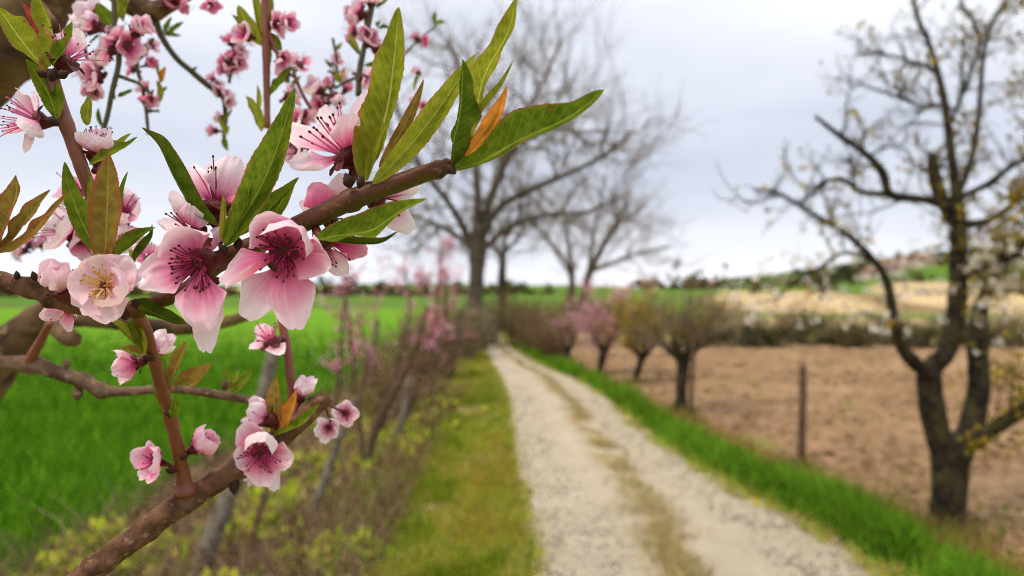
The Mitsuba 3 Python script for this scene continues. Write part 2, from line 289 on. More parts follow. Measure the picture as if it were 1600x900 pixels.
# ------------------------------------------------------------------ grass and ground cover (stuff)
def scatter(n, xf0, xf1, y0, y1, rg, pw=2.0):   # denser close to the viewer
    u = rg.uniform(size=n); k = 1 - pw
    y = (y0 ** k + u * (y1 ** k - y0 ** k)) ** (1 / k) if pw != 1 else y0 * (y1 / y0) ** u
    x = xf0(y) + (xf1(y) - xf0(y)) * rg.uniform(size=n)
    return np.stack([x, y, x * 0], 1)
rg = np.random.default_rng(3)
P = scatter(90000, lambda y: -3.0 - .75 * y, lambda y: -3.25 + .25 * np.sin(y * 1.3), 4.2, 60, rg, 1.9)
P = P[P[:, 0] < -3.25 + .3 * (meshkit.noise(np.stack([P[:, 0] * 2, P[:, 1] * 2, P[:, 0] * 0], 1), 4) - .3)]
hh = rg.uniform(.16, .36, len(P)) * (.55 + .45 * sstep(-3.2, -3.9, P[:, 0]))
v, f, c = blades(P, hh, .011 + .0006 * P[:, 1], [(.068, .205, .009), (.10, .26, .012), (.15, .32, .018), (.04, .13, .006)], rg, .45, .32); tone = .55 + .9 * np.repeat(meshkit.fbm(np.stack([P[:, 0] * .5, P[:, 1] * .9, P[:, 0] * 0], 1), 3, 31), 5); c = c * tone[:, None] * .70
key = turf('wheat', (v, f), c); labels[key].update(label='dense bright green blades of young wheat left of the trees', category='wheat')
# right-hand green verge
P = scatter(42000, lambda y: rx(y) - .02, lambda y: fieldx(y) + .05, 4.3, 30, rg, 2.0)
k = (P[:, 0] - rx(P[:, 1])) / (fieldx(P[:, 1]) - rx(P[:, 1]) + .05); nz = meshkit.fbm(np.stack([P[:, 0] * 1.5, P[:, 1] * 1.5, k * 0], 1), 3, 7)
keep = rg.uniform(size=len(P)) < np.exp(-((k - .40) / .33) ** 2) * (2.6 * nz - .45); P, k, nz = P[keep], k[keep], nz[keep]
hh = rg.uniform(.09, .24, len(P)) * (.45 + 1.1 * np.exp(-((k - .42) / .3) ** 2)) * (.6 + .8 * nz)
v, f, c = blades(P, hh, .010 + .0005 * P[:, 1], [(.10, .25, .014), (.15, .34, .02), (.20, .36, .03), (.065, .17, .01)], rg, .55, .3); c = c * .70 * (.6 + .8 * np.repeat(meshkit.fbm(np.stack([P[:, 0] * 1.8, P[:, 1] * 1.4, P[:, 0] * 0], 1), 3, 51), 5))[:, None]
key = turf('verge_grass', (v, f), c); labels[key].update(label='lush green grass between gravel track and ploughed field', category='grass')
# dry yellow weeds on the field edge
P = scatter(9000, lambda y: fieldx(y) - .30, lambda y: fieldx(y) + .28, 4.3, 28, rg, 2.0)
v, f, c = blades(P, rg.uniform(.05, .2, len(P)), .008 + .0005 * P[:, 1], [(.30, .20, .05), (.24, .22, .05), (.30, .16, .08), (.17, .18, .03)], rg, .8)
FT = np.vstack([np.stack([G(*q)[0] + rg.normal(size=k) * sp, G(*q)[1] + rg.normal(size=k) * sp, np.full(k, .02)], 1) for q, k, sp in [((1482, 846), 420, .22), ((1252, 745), 160, .10), ((1063, 652), 220, .16), ((992, 604), 160, .16), ((936, 590), 160, .18), ((884, 574), 140, .2), ((1080, 662), 90, .08)]])
ft = blades(FT, rg.uniform(.06, .26, len(FT)), .013, [(.16, .18, .03), (.24, .17, .06), (.12, .17, .02), (.20, .12, .06)], rg, .6)
P2 = scatter(700, lambda y: fieldx(y) + .1, lambda y: fieldx(y) + 1.3, 4.6, 8, rg, 2.0); P2[:, 2] = .06
m, c = mcat([ft, (v, f, c), flakes(P2, rg.uniform(.03, .07, len(P2)), .6, [(.22, .24, .03), (.30, .22, .04), (.12, .17, .02)], rg, .6)])
key = turf('dry_weeds', m, c, .45); labels[key].update(label='yellow and brown weeds along the edge of the ploughed field', category='weeds')
# left-hand verge: short yellow-green grass
P = scatter(60000, lambda y: -1.9 + 0 * y, lambda y: lx(y) + .06, 4.2, 30, rg, 1.9)
nz = meshkit.fbm(np.stack([P[:, 0] * 2.2, P[:, 1] * 2.2, P[:, 0] * 0], 1), 3, 12)
keep = (rg.uniform(size=len(P)) < .25 + 1.3 * nz) & (P[:, 0] > -1.25 - .9 * rg.uniform(size=len(P)) * (P[:, 1] > 7) + .25 * rg.normal(size=len(P))); P, nz = P[keep], nz[keep]
q1 = meshkit.fbm(np.stack([P[:, 0] * 1.1, P[:, 1] * .8, P[:, 0] * 0 + 4], 1), 3, 41); patch = np.repeat(np.where((q1 > .54)[:, None], [.62, .74, .45], np.where((q1 < .43)[:, None], [1.0, .86, .9], [1.0, 1.0, 1.0])), 5, 0)
v, f, c = blades(P, rg.uniform(.025, .10, len(P)) * (.3 + 1.5 * nz), .008 + .0005 * P[:, 1], [(.26, .36, .025), (.38, .40, .035), (.46, .42, .05), (.17, .30, .02), (.46, .34, .10)], rg, .9); c = c * patch * .68
key = turf('bank_grass', (v, f), c); labels[key].update(label='short yellow green grass along the left edge of the track', category='grass')
# weeds, litter and dry stalks under the row
P = scatter(8000, lambda y: -3.4 + 0 * y, lambda y: -.95 + 0 * y, 4.2, 16, rg, 2.0); P[:, 2] = rg.uniform(.01, .05, len(P))
lit = flakes(P, rg.uniform(.04, .12, len(P)), .6, [(.19, .115, .07), (.26, .17, .10), (.10, .05, .035), (.34, .25, .16), (.14, .065, .045)], rg, .1)
cl = scatter(420, lambda y: -3.1 + 0 * y, lambda y: -.85 + 0 * y, 4.2, 13, rg, 2.0); cl = cl[meshkit.noise(np.stack([cl[:, 0] * 1.6, cl[:, 1] * 1.3, cl[:, 0] * 0], 1), 2) > .54]
P = np.repeat(cl, 17, 0) + rg.normal(size=(len(cl) * 17, 3)) * [.07, .07, .03]; P[:, 2] = np.abs(P[:, 2]) + rg.uniform(.02, .13, len(P))
wd = flakes(P, rg.uniform(.055, .14, len(P)), .62, [(.36, .46, .03), (.48, .48, .06), (.22, .33, .02), (.50, .42, .10)], rg, .5, .2, .15)
P = scatter(4200, lambda y: -3.3 + 0 * y, lambda y: -.9 + 0 * y, 4.2, 16, rg, 2.0)
st = blades(P, rg.uniform(.1, .5, len(P)), .009, [(.24, .17, .10), (.32, .25, .14), (.15, .08, .05)], rg, 1.1)
m, c = mcat([lit, wd, st]); c = c * .82
key = turf('undergrowth', m, c, .45); labels[key].update(label='tangle of dead leaves, dry stalks and yellow green weeds under the row', category='undergrowth')

# ------------------------------------------------------------------ trees
def grow(rg, p, d, L, r, lev, maxlev, segs, spread=.6, up=.18, kids=(3, 5), wig=.16, shrink=.62):
    n = 4 if lev < maxlev else 3; pts = [np.array(p)]; dirs = []; d = unit(d)
    for k in range(n):
        d = unit(d + rg.normal(size=3) * wig + np.array([0, 0, up * .4])); pts.append(pts[-1] + d * L / n); dirs.append(d)
    rr = np.linspace(r, r * .5, n + 1)
    for k in range(n): segs.append((pts[k], pts[k + 1], rr[k], rr[k + 1], lev))
    if lev >= maxlev: return
    for q in range(rg.integers(kids[0], kids[1] + 1)):
        t = rg.uniform(.25, 1.0); i = min(int(t * n), n - 1); b = pts[i] + (pts[i + 1] - pts[i]) * (t * n - i)
        ax = unit(np.cross(dirs[i], rg.normal(size=3))); nd = unit(dirs[i] * (1 - spread * .5) + ax * spread + np.array([0, 0, up]))
        grow(rg, b, nd, L * shrink * rg.uniform(.7, 1.2), max(rr[i] * .55, .004), lev + 1, maxlev, segs, spread, up, kids, wig, shrink)
    grow(rg, pts[-1], dirs[-1], L * shrink, rr[-1], lev + 1, maxlev, segs, spread, up, kids, wig, shrink)
def segmesh(segs, sides=3, grow_=1.0):
    A, B, ra, rb = (np.array([s[i] for s in segs]) for i in range(4))
    return prisms(A, B, ra * grow_, rb * grow_, sides)
def limbs(t, rows, mats, dep, name='limb', n=6, bump=.16, bscale=9, seed=0):
    out = []
    for q, row in enumerate(rows):
        p = np.array([W(a, b, dep + (e[0] if e else 0)) for a, b, c, *e in row]); r = np.array([c * dep / FPX for a, b, c, *e in row])
        S = spline(np.column_stack([p, r]), n); m = tube(S[:, :3], S[:, 3].clip(.002), 9, bump, bscale, seed + q)
        obj(name if q or name != 'limb' else 'trunk', m, mats, t); out.append(S)
    return out
def sprout(rg, S, count, L, r, maxlev, segs, t0=.15, **k):
    for q in range(count):
        i = rg.integers(int(len(S) * t0), len(S) - 1); d = unit(S[i + 1, :3] - S[i, :3])
        ax = unit(np.cross(d, rg.normal(size=3)))
        grow(rg, S[i, :3], d * .5 + ax * .8, L * rg.uniform(.6, 1.3), min(r, S[i, 3] * .6), 0, maxlev, segs, **k)

# the fruit tree on the right
rg = np.random.default_rng(21)
t = thing('fruit_tree', 'dark forked fruit tree with sparse yellow leaves and white blossom on the right', 'tree')
D = 6.2
rows = [[(1480, 850, 33), (1482, 800, 27), (1484, 750, 26), (1488, 705, 29), (1490, 680, 20)],
        [(1482, 725, 21), (1466, 680, 20), (1456, 630, 19), (1452, 590, 18), (1460, 570, 16), (1482, 545, 14), (1494, 490, 15), (1498, 420, 14), (1498, 350, 12), (1494, 300, 9), (1486, 240, 7), (1476, 160, 6), (1456, 80, 4.5), (1432, 20, 3.5), (1424, -50, 2.5)],
        [(1452, 585, 12, -.05), (1432, 570, 11, -.15), (1408, 540, 9.5, -.25), (1396, 490, 7.5, -.3), (1386, 440, 6.5, -.35), (1368, 410, 5.5, -.4), (1330, 372, 4.6, -.5), (1290, 346, 3.8, -.6), (1250, 322, 3, -.7), (1215, 302, 3, -.8), (1178, 296, 2, -.9)],
        [(1494, 715, 20), (1518, 665, 19, .1), (1530, 600, 17, .2), (1527, 540, 16, .25), (1536, 470, 11, .3), (1570, 415, 8, .4), (1640, 370, 6, .6)],
        [(1512, 700, 12, -.05), (1550, 672, 11, -.2), (1600, 640, 10, -.4), (1660, 600, 8, -.6)],
        [(1498, 430, 9), (1545, 412, 9, -.2), (1600, 388, 9, -.4), (1660, 350, 7, -.6)],
        [(1498, 352, 8), (1540, 346, 6, .2), (1580, 322, 6, .4), (1604, 285, 5, .5), (1640, 230, 4, .6)],
        [(1496, 330, 7), (1445, 312, 6, -.2), (1392, 304, 7, -.4), (1380, 270, 6, -.45), (1352, 240, 5, -.5), (1312, 212, 4, -.6), (1274, 182, 2.5, -.7)],
        [(1392, 304, 5, -.4), (1345, 300, 4, -.3), (1320, 282, 4, -.2), (1285, 285, 3, -.1), (1262, 310, 2, 0)],
        [(1476, 165, 4), (1440, 165, 3.5, .2), (1400, 150, 3, .4), (1340, 130, 2, .6)],
        [(1466, 110, 3.5), (1430, 98, 3, .3), (1385, 86, 2.6, .5), (1338, 84, 1.8, .7)],
        [(1496, 310, 5), (1520, 240, 5, .3), (1530, 170, 4.5, .4), (1536, 90, 4, .5), (1550, 40, 3.5, .5), (1580, -10, 3, .5)],
        [(1490, 345, 11), (1468, 305, 11, .15), (1458, 262, 10, .2), (1457, 240, 8, .22)],
        [(1494, 310, 5), (1540, 290, 5, -.3), (1580, 260, 4, -.5), (1620, 240, 4, -.6)],
        [(1482, 200, 3), (1510, 130, 3, -.3), (1530, 60, 2.5, -.5), (1500, 0, 2, -.6)],
        [(1368, 410, 4, -.4), (1320, 395, 3, -.2), (1270, 425, 2.4, 0), (1230, 445, 1.6, .2)]]
SP = limbs(t, rows, 'tree_bark', D, seed=30)
segs = []
for q, S in enumerate(SP[1:]):
    sprout(rg, S, 12 if q == 0 else 10, .36, .008, 1, segs, .35 if q == 0 else .2, kids=(1, 3), up=.12, spread=.7, wig=.3)
obj('twigs', segmesh(segs, 4, 1.2), 'twig_dark', t, False, stuff=True)
E = np.array([s[1] for s in segs])
yel = E[rg.uniform(size=len(E)) < .14 + .7 * sstep(3.25, 3.7, E[:, 0] - .25 * (E[:, 2] - 2.8))]; P = np.repeat(yel, 4, 0) + rg.normal(size=(len(yel) * 4, 3)) * .035
v, f, c = flakes(P, rg.uniform(.03, .065, len(P)), .6, [(.36, .28, .025), (.27, .24, .02), (.42, .28, .03), (.22, .15, .03)], rg, .2)
obj('leaves', (v, f), 'foliage', t, False, color=c, stuff=True)
low = np.vstack([E[(E[:, 2] < 2.35) & (E[:, 2] > 1.3)], np.vstack([S[rg.integers(4, len(S), 26), :3] for S in (SP[2], SP[3], SP[5])])])
low = low[low[:, 2] < 2.3]; P = np.repeat(low[rg.integers(0, len(low), 270)], 9, 0); P = P + np.repeat(rg.normal(size=(270, 3)) * [.20, .2, .08], 9, 0) + rg.normal(size=P.shape) * .017
P = P[P[:, 2] > 1.45]
v, f, c = flakes(P, rg.uniform(.022, .038, len(P)), 1.0, [(.82, .80, .72), (.88, .86, .80), (.70, .62, .50)], rg, .1, .06)
obj('blossoms', (v, f), 'foliage', t, False, color=c, stuff=True)

# bare trees at the end of the track
def bare_tree(label, dep, rows, seed, nsp, L, maxlev, bark='grey_bark', tw='twig_grey', ivy=0, **k):
    rg = np.random.default_rng(seed); t = thing('bare_tree', label, 'tree')
    rows = [[(e[0], e[1], e[2] * (.8 if q else .95), *e[3:]) for e in row] for q, row in enumerate(rows)]; SP = limbs(t, rows, bark, dep, n=4, bump=.2, bscale=2.0, seed=seed); segs = []
    for q, S in enumerate(SP[1:]): sprout(rg, S, nsp, L, .05, maxlev, segs, .2, **k)
    obj('twigs', segmesh(segs, 3, 1.0), tw, t, False, stuff=True)
    return t, SP
t, SP = bare_tree('large bare tree with wide branching crown left of the track end', 27.0,
    [[(738, 552, 22), (740, 500, 15), (744, 440, 13), (746, 385, 15), (748, 350, 12)],
     [(744, 400, 9), (722, 352, 8), (698, 312, 6, -.5), (662, 268, 5, -1), (630, 200, 4, -1.5), (610, 130, 2.5, -2)],
     [(746, 370, 9), (746, 300, 8), (738, 220, 6, .5), (722, 130, 4.5, 1), (700, 60, 2.5, 1.5)],
     [(748, 385, 9), (775, 330, 8, -.5), (822, 300, 6.5, -1), (880, 275, 5, -1.5), (940, 245, 4, -2), (990, 205, 2, -2.5)],
     [(748, 365, 8), (780, 270, 7, .5), (815, 190, 5, 1), (852, 120, 4, 1.5), (878, 60, 2.5, 2)],
     [(750, 395, 7), (800, 352, 6, 1), (862, 335, 5, 2), (920, 330, 4, 2.5), (985, 300, 2, 3)],
     [(742, 390, 7), (700, 360, 6, 1.5), (655, 340, 4, 2.5), (600, 320, 2, 3)],
     [(752, 350, 7), (800, 240, 5, -1.5), (860, 200, 4, -2.5), (925, 160, 2, -3)]], 41, 20, 2.0, 2, bark='far_bark', tw='twig_olive', kids=(3, 4), up=.14, spread=.62, wig=.22)
bare_tree('slim bare tree with dark straight trunk beside the track', 39.0,
    [[(785, 528, 9), (785, 490, 8), (784, 440, 7), (786, 400, 5)], [(785, 420, 4), (790, 370, 3.5), (800, 320, 2)], [(785, 410, 4), (770, 370, 3), (765, 330, 2)], [(785, 400, 4), (815, 360, 3), (830, 310, 2)]], 42, 9, 1.7, 2, bark='tree_bark', tw='twig_olive', kids=(2, 3), wig=.22)
bare_tree('bare twin trunked tree behind pink bushes right of the track', 46.0,
    [[(905, 512, 9), (908, 480, 7.5), (915, 450, 7), (922, 420, 6)],
     [(892, 512, 9), (892, 470, 8), (894, 430, 6), (888, 380, 4), (880, 320, 2)],
     [(918, 440, 5), (940, 390, 4.5, -1), (968, 350, 3.5, -1.5), (1010, 320, 2, -2)],
     [(920, 430, 5), (925, 380, 4, 1), (935, 330, 3, 1.5), (945, 275, 2, 2)],
     [(920, 425, 5), (960, 410, 4, 1), (1000, 395, 3, 1.5), (1045, 385, 2, 2)],
     [(894, 430, 4.5), (870, 390, 4, -1), (845, 360, 3, -1.5), (825, 330, 2, -2)],
     [(920, 420, 4), (955, 360, 3, -2), (985, 310, 2, -3)]], 43, 11, 2.2, 2, kids=(2, 4), bark='far_bark', tw='twig_grey', wig=.22)

def bush(name, label, cat, base, w, h, cols, tw, seed, ntw=70, nleaf=1500, ls=.07, trunk=None, tm='brown_bark', up=.5, group=None, hollow=.35, aspect=.55):
    rg = np.random.default_rng(seed); t = thing(name, label, cat, group); base = np.asarray(base, float); segs = []
    if trunk:
        th, tr, lean = trunk; top = base + np.array([lean, 0, th])
        S = spline(np.column_stack([[base - [0, 0, .05], base + [lean * .3, 0, th * .4], top], [tr * 1.3, tr, tr * 1.15]]), 6); obj('trunk', tube(S[:, :3], S[:, 3], 9, .25, 6, seed), tm, t)
    else: top = base
    ch = h - (top - base)[2]; arms = [top]
    if trunk:
        for q in range(5):
            a = q * 1.26 + rg.uniform(-.4, .4); e = top + np.array([math.cos(a) * w * .27, math.sin(a) * w * .27, ch * rg.uniform(.25, .5)]); arms += [top + (e - top) * .6 + [0, 0, -.02], e]
            S = spline(np.column_stack([[top - [0, 0, .06], top + (e - top) * .55 - [0, 0, .03], e], [tr * .75, tr * .55, tr * .3]]), 5); obj('limb', tube(S[:, :3], S[:, 3], 7, .25, 8, seed + q), tm, t)
    for q in range(ntw):
        a = rg.uniform(0, 2 * np.pi); d = np.array([math.cos(a) * rg.uniform(.1, 1.0) * w / 2, math.sin(a) * rg.uniform(.1, 1.0) * w / 2, ch * rg.uniform(.55, 1.0) * .62])
        grow(rg, arms[rg.integers(0, len(arms))] + rg.normal(size=3) * [.05 * w, .05 * w, 0] * (0 if trunk else 1.6), d, np.linalg.norm(d), .011 + .006 * h, 0, 1, segs, kids=(2, 3), up=.15, spread=.5, wig=.2, shrink=.55)
    obj('twigs', segmesh(segs, 3), tw, t, False, stuff=True)
    if nleaf:
        E = np.array([s[1] for s in segs]); cc = E[rg.integers(0, len(E), max(8, nleaf // 26))]; P = cc[rg.integers(0, len(cc), nleaf)] + rg.normal(size=(nleaf, 3)) * .085 * w ** .5
        P[:, 2] = np.maximum(P[:, 2], base[2] + .05)
        v, f, c = flakes(P, rg.uniform(.6, 1.3, nleaf) * ls, aspect, cols, rg, .3, .28)
        obj('leaves', (v, f), 'foliage', t, False, color=c, stuff=True)
    return t
def gp(px, py): p = G(px, py); return np.array([p[0], p[1], 0.0])
OL = [(.11, .10, .03), (.15, .12, .045), (.085, .09, .02)]; BR = [(.21, .155, .075), (.155, .11, .05), (.27, .20, .10)]; DK = [(.045, .055, .018), (.06, .07, .02), (.03, .04, .012)]
PK = [(.74, .36, .42), (.62, .25, .33), (.84, .54, .58)]; YE = [(.46, .31, .04), (.36, .25, .03), (.24, .18, .03)]
# pruned trees along the field edge, near to far
bush('pruned_tree', 'dark thick trunked pruned tree with short twiggy crown, nearest of its row', 'tree', gp(1063, 650), 1.4, 1.66, OL + YE, 'twig_olive', 51, 70, 800, .06, (.9, .09, .05), 'tree_bark')
bush('pruned_tree', 'pruned tree in yellow leaf on a leaning trunk', 'tree', gp(992, 602), 1.35, 1.55, YE, 'twig_olive', 52, 46, 2400, .085, (.6, .075, .16), 'tree_bark')
bush('blossom_tree', 'pink flowering tree at the field edge, taller of the two', 'tree', gp(936, 588), 1.2, 1.72, PK, 'twig_brown', 53, 50, 2400, .075, (.5, .08, .1), 'tree_bark')
bush('blossom_tree', 'small pink flowering tree behind the taller one', 'tree', gp(884, 572), .9, 1.35, PK, 'twig_brown', 54, 40, 600, .06, (.4, .07, .05), 'tree_bark')
for q, (px, py, w, h) in enumerate([(862, 562, 1.5, 1.5), (842, 552, 1.9, 1.85), (822, 540, 2.2, 2.0), (803, 530, 2.0, 2.2), (858, 528, 3.4, 2.2), (915, 520, 3.2, 1.9), (960, 522, 3.2, 1.5)]):
    bush('hedge_shrub', ['brown bare shrub at the bend of the track, nearest', 'brown bare shrub at the bend of the track, second', 'tall brown shrub at the bend of the track, third', 'tall brown shrub at the track end', 'broad brown shrub under the twin trunked tree', 'brown shrub left of the pink flowering trees', 'low olive shrub behind the yellow tree'][q], 'shrub', gp(px, py), w, h, BR if q < 6 else OL, 'twig_brown', 60 + q, 60, 900, .08, group=None)
# hedge behind the ploughed field
hd = [(1120, 2.0, 2.0, BR), (1165, 1.9, 1.7, OL), (1205, 1.6, 1.35, DK), (1245, 2.0, 1.9, BR), (1290, 1.8, 1.5, DK), (1330, 2.0, 1.55, OL), (1372, 2.2, 1.5, DK), (1410, 1.9, 1.4, OL), (1450, 2.2, 1.6, DK), (1500, 2.4, 1.7, OL), (1550, 2.4, 1.7, DK), (1600, 2.4, 1.8, OL), (1650, 2.4, 1.8, DK), (1085, 1.6, 1.4, OL)]
for q, (px, w, h, c) in enumerate(hd):
    bush('hedge_shrub', ('brown' if c is BR else 'olive' if c is OL else 'dark green') + ' shrub in the hedge behind the ploughed field, ' + ['first', 'second', 'third', 'fourth', 'fifth', 'sixth', 'seventh', 'eighth', 'ninth', 'tenth', 'eleventh', 'twelfth', 'thirteenth', 'far left'][q] + ' from the left', 'shrub',
         gp(px, 541 + 3 * (q % 3)), w * 1.15, h * {id(BR): .92, id(OL): .68, id(DK): .62}[id(c)], c, 'twig_brown' if c is BR else 'twig_olive', 80 + q, 50, 1800, .085)
# ivy-grown scrub around the foot of the large bare tree
for q, (px, py, w, h, c) in enumerate([(728, 560, 1.5, 2.1, [(.30, .28, .12), (.36, .32, .16), (.20, .20, .07)]), (748, 548, 1.2, 1.7, [(.40, .36, .20), (.30, .28, .12)]), (690, 552, 1.8, 1.8, BR), (765, 540, 1.2, 2.2, [(.17, .16, .06), (.22, .19, .08)])]):
    bush('scrub_bush', ['ivy grown olive scrub left of the big tree foot', 'pale olive scrub in front of the big trunk', 'brown scrub at the field edge by the big tree', 'tall olive scrub between the two dark trunks'][q], 'shrub', gp(px, py), w, h, c, 'twig_olive', 110 + q, 60, 1500, .06)
# treeline across the far end of the wheat
rg = np.random.default_rng(5)
for q in range(34):
    X = -132 + q * 4.1 + rg.uniform(-2, 2); Y = 150 + rg.uniform(-8, 12)
    bush('far_tree', 'dark tree in the distant line across the wheat field', 'tree', (X, Y, 0), rg.uniform(7, 12), rg.uniform(2.2, 4.4), [DK, OL, BR][rg.integers(0, 3)], 'twig_olive', 200 + q, 16, 620, .75, group='trees in the line beyond the wheat')
# trees on the hills
for q in range(70):
    px = rg.uniform(980, 1640); far = q < 48
    Y = rg.uniform(285, 330) if far else rg.uniform(110, 210); 
    if far and q < 34: px = rg.uniform(1270, 1640)
    X = (px - CX) / FPX * Y
    z = float(hz(X, Y)); s = Y / 300
    bush('hill_tree', 'small dark tree on the ridge of the distant hill' if far else 'small tree between the fields of the hillside', 'tree', (X, Y, z - .1), rg.uniform(6, 12) * (.5 + .5 * s), rg.uniform(3.5, 6.5) * (.4 + .6 * s), [DK, OL, DK, BR][rg.integers(0, 4)], 'twig_olive', 300 + q, 12, 300, .8 * s + .15, group='trees on the hill ridge' if far else 'trees on the hillside')
# houses on the ridge
mat('house_wall', (.50, .40, .33), .9, .1); mat('house_wall_pink', (.46, .27, .23), .9, .1); mat('house_roof', (.24, .13, .09), .9, .1); mat('house_window', (.05, .05, .06), .3, .5)
def box(cx, cy, cz, sx, sy, sz):
    v = np.array([[x, y, z] for x in (-1, 1) for y in (-1, 1) for z in (-1, 1)], float) * [sx / 2, sy / 2, sz / 2] + [cx, cy, cz]
    return v, np.array([[0, 1, 3], [0, 3, 2], [4, 6, 7], [4, 7, 5], [0, 4, 5], [0, 5, 1], [2, 3, 7], [2, 7, 6], [0, 2, 6], [0, 6, 4], [1, 5, 7], [1, 7, 3]])
for q, (px, Y, w, h, wm, lab) in enumerate([(1382, 282, 7, 3.2, 'house_wall_pink', 'pink walled farmhouse on the ridge left of the fruit tree'), (1412, 286, 5.5, 3, 'house_wall', 'cream house on the ridge beside the pink farmhouse'), (1440, 280, 6, 3, 'house_wall', 'cream house on the ridge nearest the fruit tree trunk'), (1362, 276, 4.5, 2.6, 'house_wall', 'small cream house at the left end of the ridge hamlet'), (1110, 250, 4, 2.2, 'house_wall', 'lone pale house on the low green hillside'), (1012, 235, 3.6, 2, 'house_wall', 'lone pale house low down near the twin trunked tree')]):
    t = thing('farm_house', lab, 'house'); X = (px - CX) / FPX * Y; z = float(hz(X, Y)) + .3
    obj('wall', box(X, Y, z + h / 2 - 1, w, 7, h + 2), wm, t, False)
    a = np.array([[X - w / 2 - .4, Y - 3.9, z + h], [X + w / 2 + .4, Y - 3.9, z + h], [X + w / 2 + .4, Y + 3.9, z + h], [X - w / 2 - .4, Y + 3.9, z + h], [X - w / 2 - .4, Y, z + h + 1.2], [X + w / 2 + .4, Y, z + h + 1.2]])
    obj('roof', (a, np.array([[0, 1, 5], [0, 5, 4], [2, 3, 4], [2, 4, 5], [0, 4, 3], [1, 2, 5], [0, 3, 2], [0, 2, 1]])), 'house_roof', t, False)
    for k in range(3): obj('window', box(X + (k - 1) * w * .3, Y - 3.5, z + h * .6, .9, .12, 1.3), 'house_window', t, False)

# ------------------------------------------------------------------ posts, stakes and saplings
def post(name, label, cat, base, top, r0, r1, m, seed, sides=9):
    t = numbered(name); labels[t] = {'label': label, 'category': cat}; base, top = np.array(base), np.array(top)
    k = np.linspace(0, 1, 14)[:, None]; P = base + (top - base) * k + (meshkit.noise(np.column_stack([k * 3, k * 0 + seed, k * 0]), 3)[:, None] - .5) * .05 * np.linalg.norm(top - base) * np.array([1, .4, 0]) * k
    scene[t] = mikit.ply(tube(P, np.linspace(r0, r1, 14), sides, .18, 14, seed), m, smooth=True); return t
def pole(name, label, cat, b, tp, wb, wt, m, seed, dy=0.0):   # b: foot in the photograph, tp: head, wb/wt widths in its pixels
    p = gp(*b); d = p[1]; q = W(tp[0], tp[1], d + dy); p[2] = -.05
    return post(name, label, cat, p, q, wb / 2 * d / FPX, wt / 2 * d / FPX, m, seed)
pole('fence_post', 'weathered wooden post standing at the edge of the ploughed field', 'post', (1252, 742), (1252, 570), 13, 11, 'brown_bark', 1)
pole('fence_post', 'thin post beside the nearest pruned tree', 'post', (1080, 660), (1081, 520), 8, 7, 'brown_bark', 2)
pole('vine_stake', 'thick grey leaning post below the lower flowering branch', 'post', (300, 915), (438, 530), 32, 20, 'grey_bark', 3, .3)
pole('vine_stake', 'grey leaning stake right of the flower pair', 'post', (478, 815), (556, 620), 17, 11, 'grey_bark', 4)
pole('vine_stake', 'grey leaning stake at the far end of the row', 'post', (697, 590), (722, 505), 11, 9, 'grey_bark', 5)
pole('vine_stake', 'slender upright stake in the middle of the row', 'post', (653, 588), (662, 492), 6, 5, 'grey_bark', 6)
pole('vine_stake', 'leaning stake standing in front of the wheat', 'post', (570, 620), (592, 500), 10, 8, 'grey_bark', 7)
pole('vine_stake', 'short leaning stake beside the old vine stump', 'post', (618, 695), (640, 590), 13, 10, 'grey_bark', 8)
pole('vine_stake', 'short post just left of the big tree foot', 'post', (745, 548), (747, 505), 8, 7, 'grey_bark', 9)
def vine(label, pts, seed, ntw=14, leafy=None, m='brown_bark', L=.5, tw='twig_brown', nl=120, ls=.03):
    rg = np.random.default_rng(seed); t = thing('old_vine' if leafy is None else 'peach_sapling', label, 'vine' if leafy is None else 'sapling')
    d = gp(pts[0][0], pts[0][1])[1]; p = np.array([W(a, b, d) for a, b, r in pts]); r = np.array([q[2] * .72 * d / FPX for q in pts])
    S = spline(np.column_stack([p, r]), 6); obj('trunk', tube(S[:, :3], S[:, 3].clip(.004), 9, .3, 9, seed), m, t); segs = []
    sprout(rg, S, ntw, L * .75, .006, 1, segs, .4, kids=(1, 2), up=.12, wig=.3)
    obj('twigs', segmesh(segs, 4), tw, t, False, stuff=True)
    if leafy:
        E = np.array([s[1] for s in segs]); P = E[rg.integers(0, len(E), nl)] + rg.normal(size=(nl, 3)) * .03
        v, f, c = flakes(P, rg.uniform(.7, 1.4, nl) * ls, .8, leafy, rg, .2, .15); obj('blossoms', (v, f), 'foliage', t, False, color=c, stuff=True)
vine('dark leaning vine trunk in the middle of the left row', [(572, 735, 11), (582, 690, 10), (600, 640, 10), (622, 600, 8), (650, 540, 6), (668, 480, 4)], 1, 16)
vine('thick dark old vine stump with cut head', [(608, 672, 18), (622, 648, 19), (640, 612, 20), (634, 598, 15)], 2, 10, L=.3)
vine('brown vine trunk beside the old stump', [(590, 690, 8), (602, 640, 8), (618, 590, 7), (630, 520, 5)], 3, 12)
vine('thin vine trunk farther along the row', [(668, 615, 8), (676, 580, 8), (690, 545, 6), (700, 500, 4)], 4, 16)
vine('bare vine trunk close to the track', [(700, 590, 9), (708, 560, 9), (712, 530, 6), (722, 480, 4)], 5, 18, L=.7)
vine('dark stem rising through the litter under the flower pair', [(560, 740, 7), (566, 690, 6), (560, 640, 5), (575, 560, 4)], 6, 12)
vine('thin dry stem in the litter at the bottom', [(395, 880, 7), (400, 820, 6), (420, 760, 5), (430, 700, 4)], 7, 8, L=.35)
PKs = [(.78, .30, .42), (.64, .16, .30), (.85, .50, .58)]
vine('pink flowering sapling in front of the far big tree', [(668, 640, 6), (675, 560, 5), (684, 460, 4), (690, 380, 2)], 8, 14, PKs, L=.45, nl=230, ls=.065)
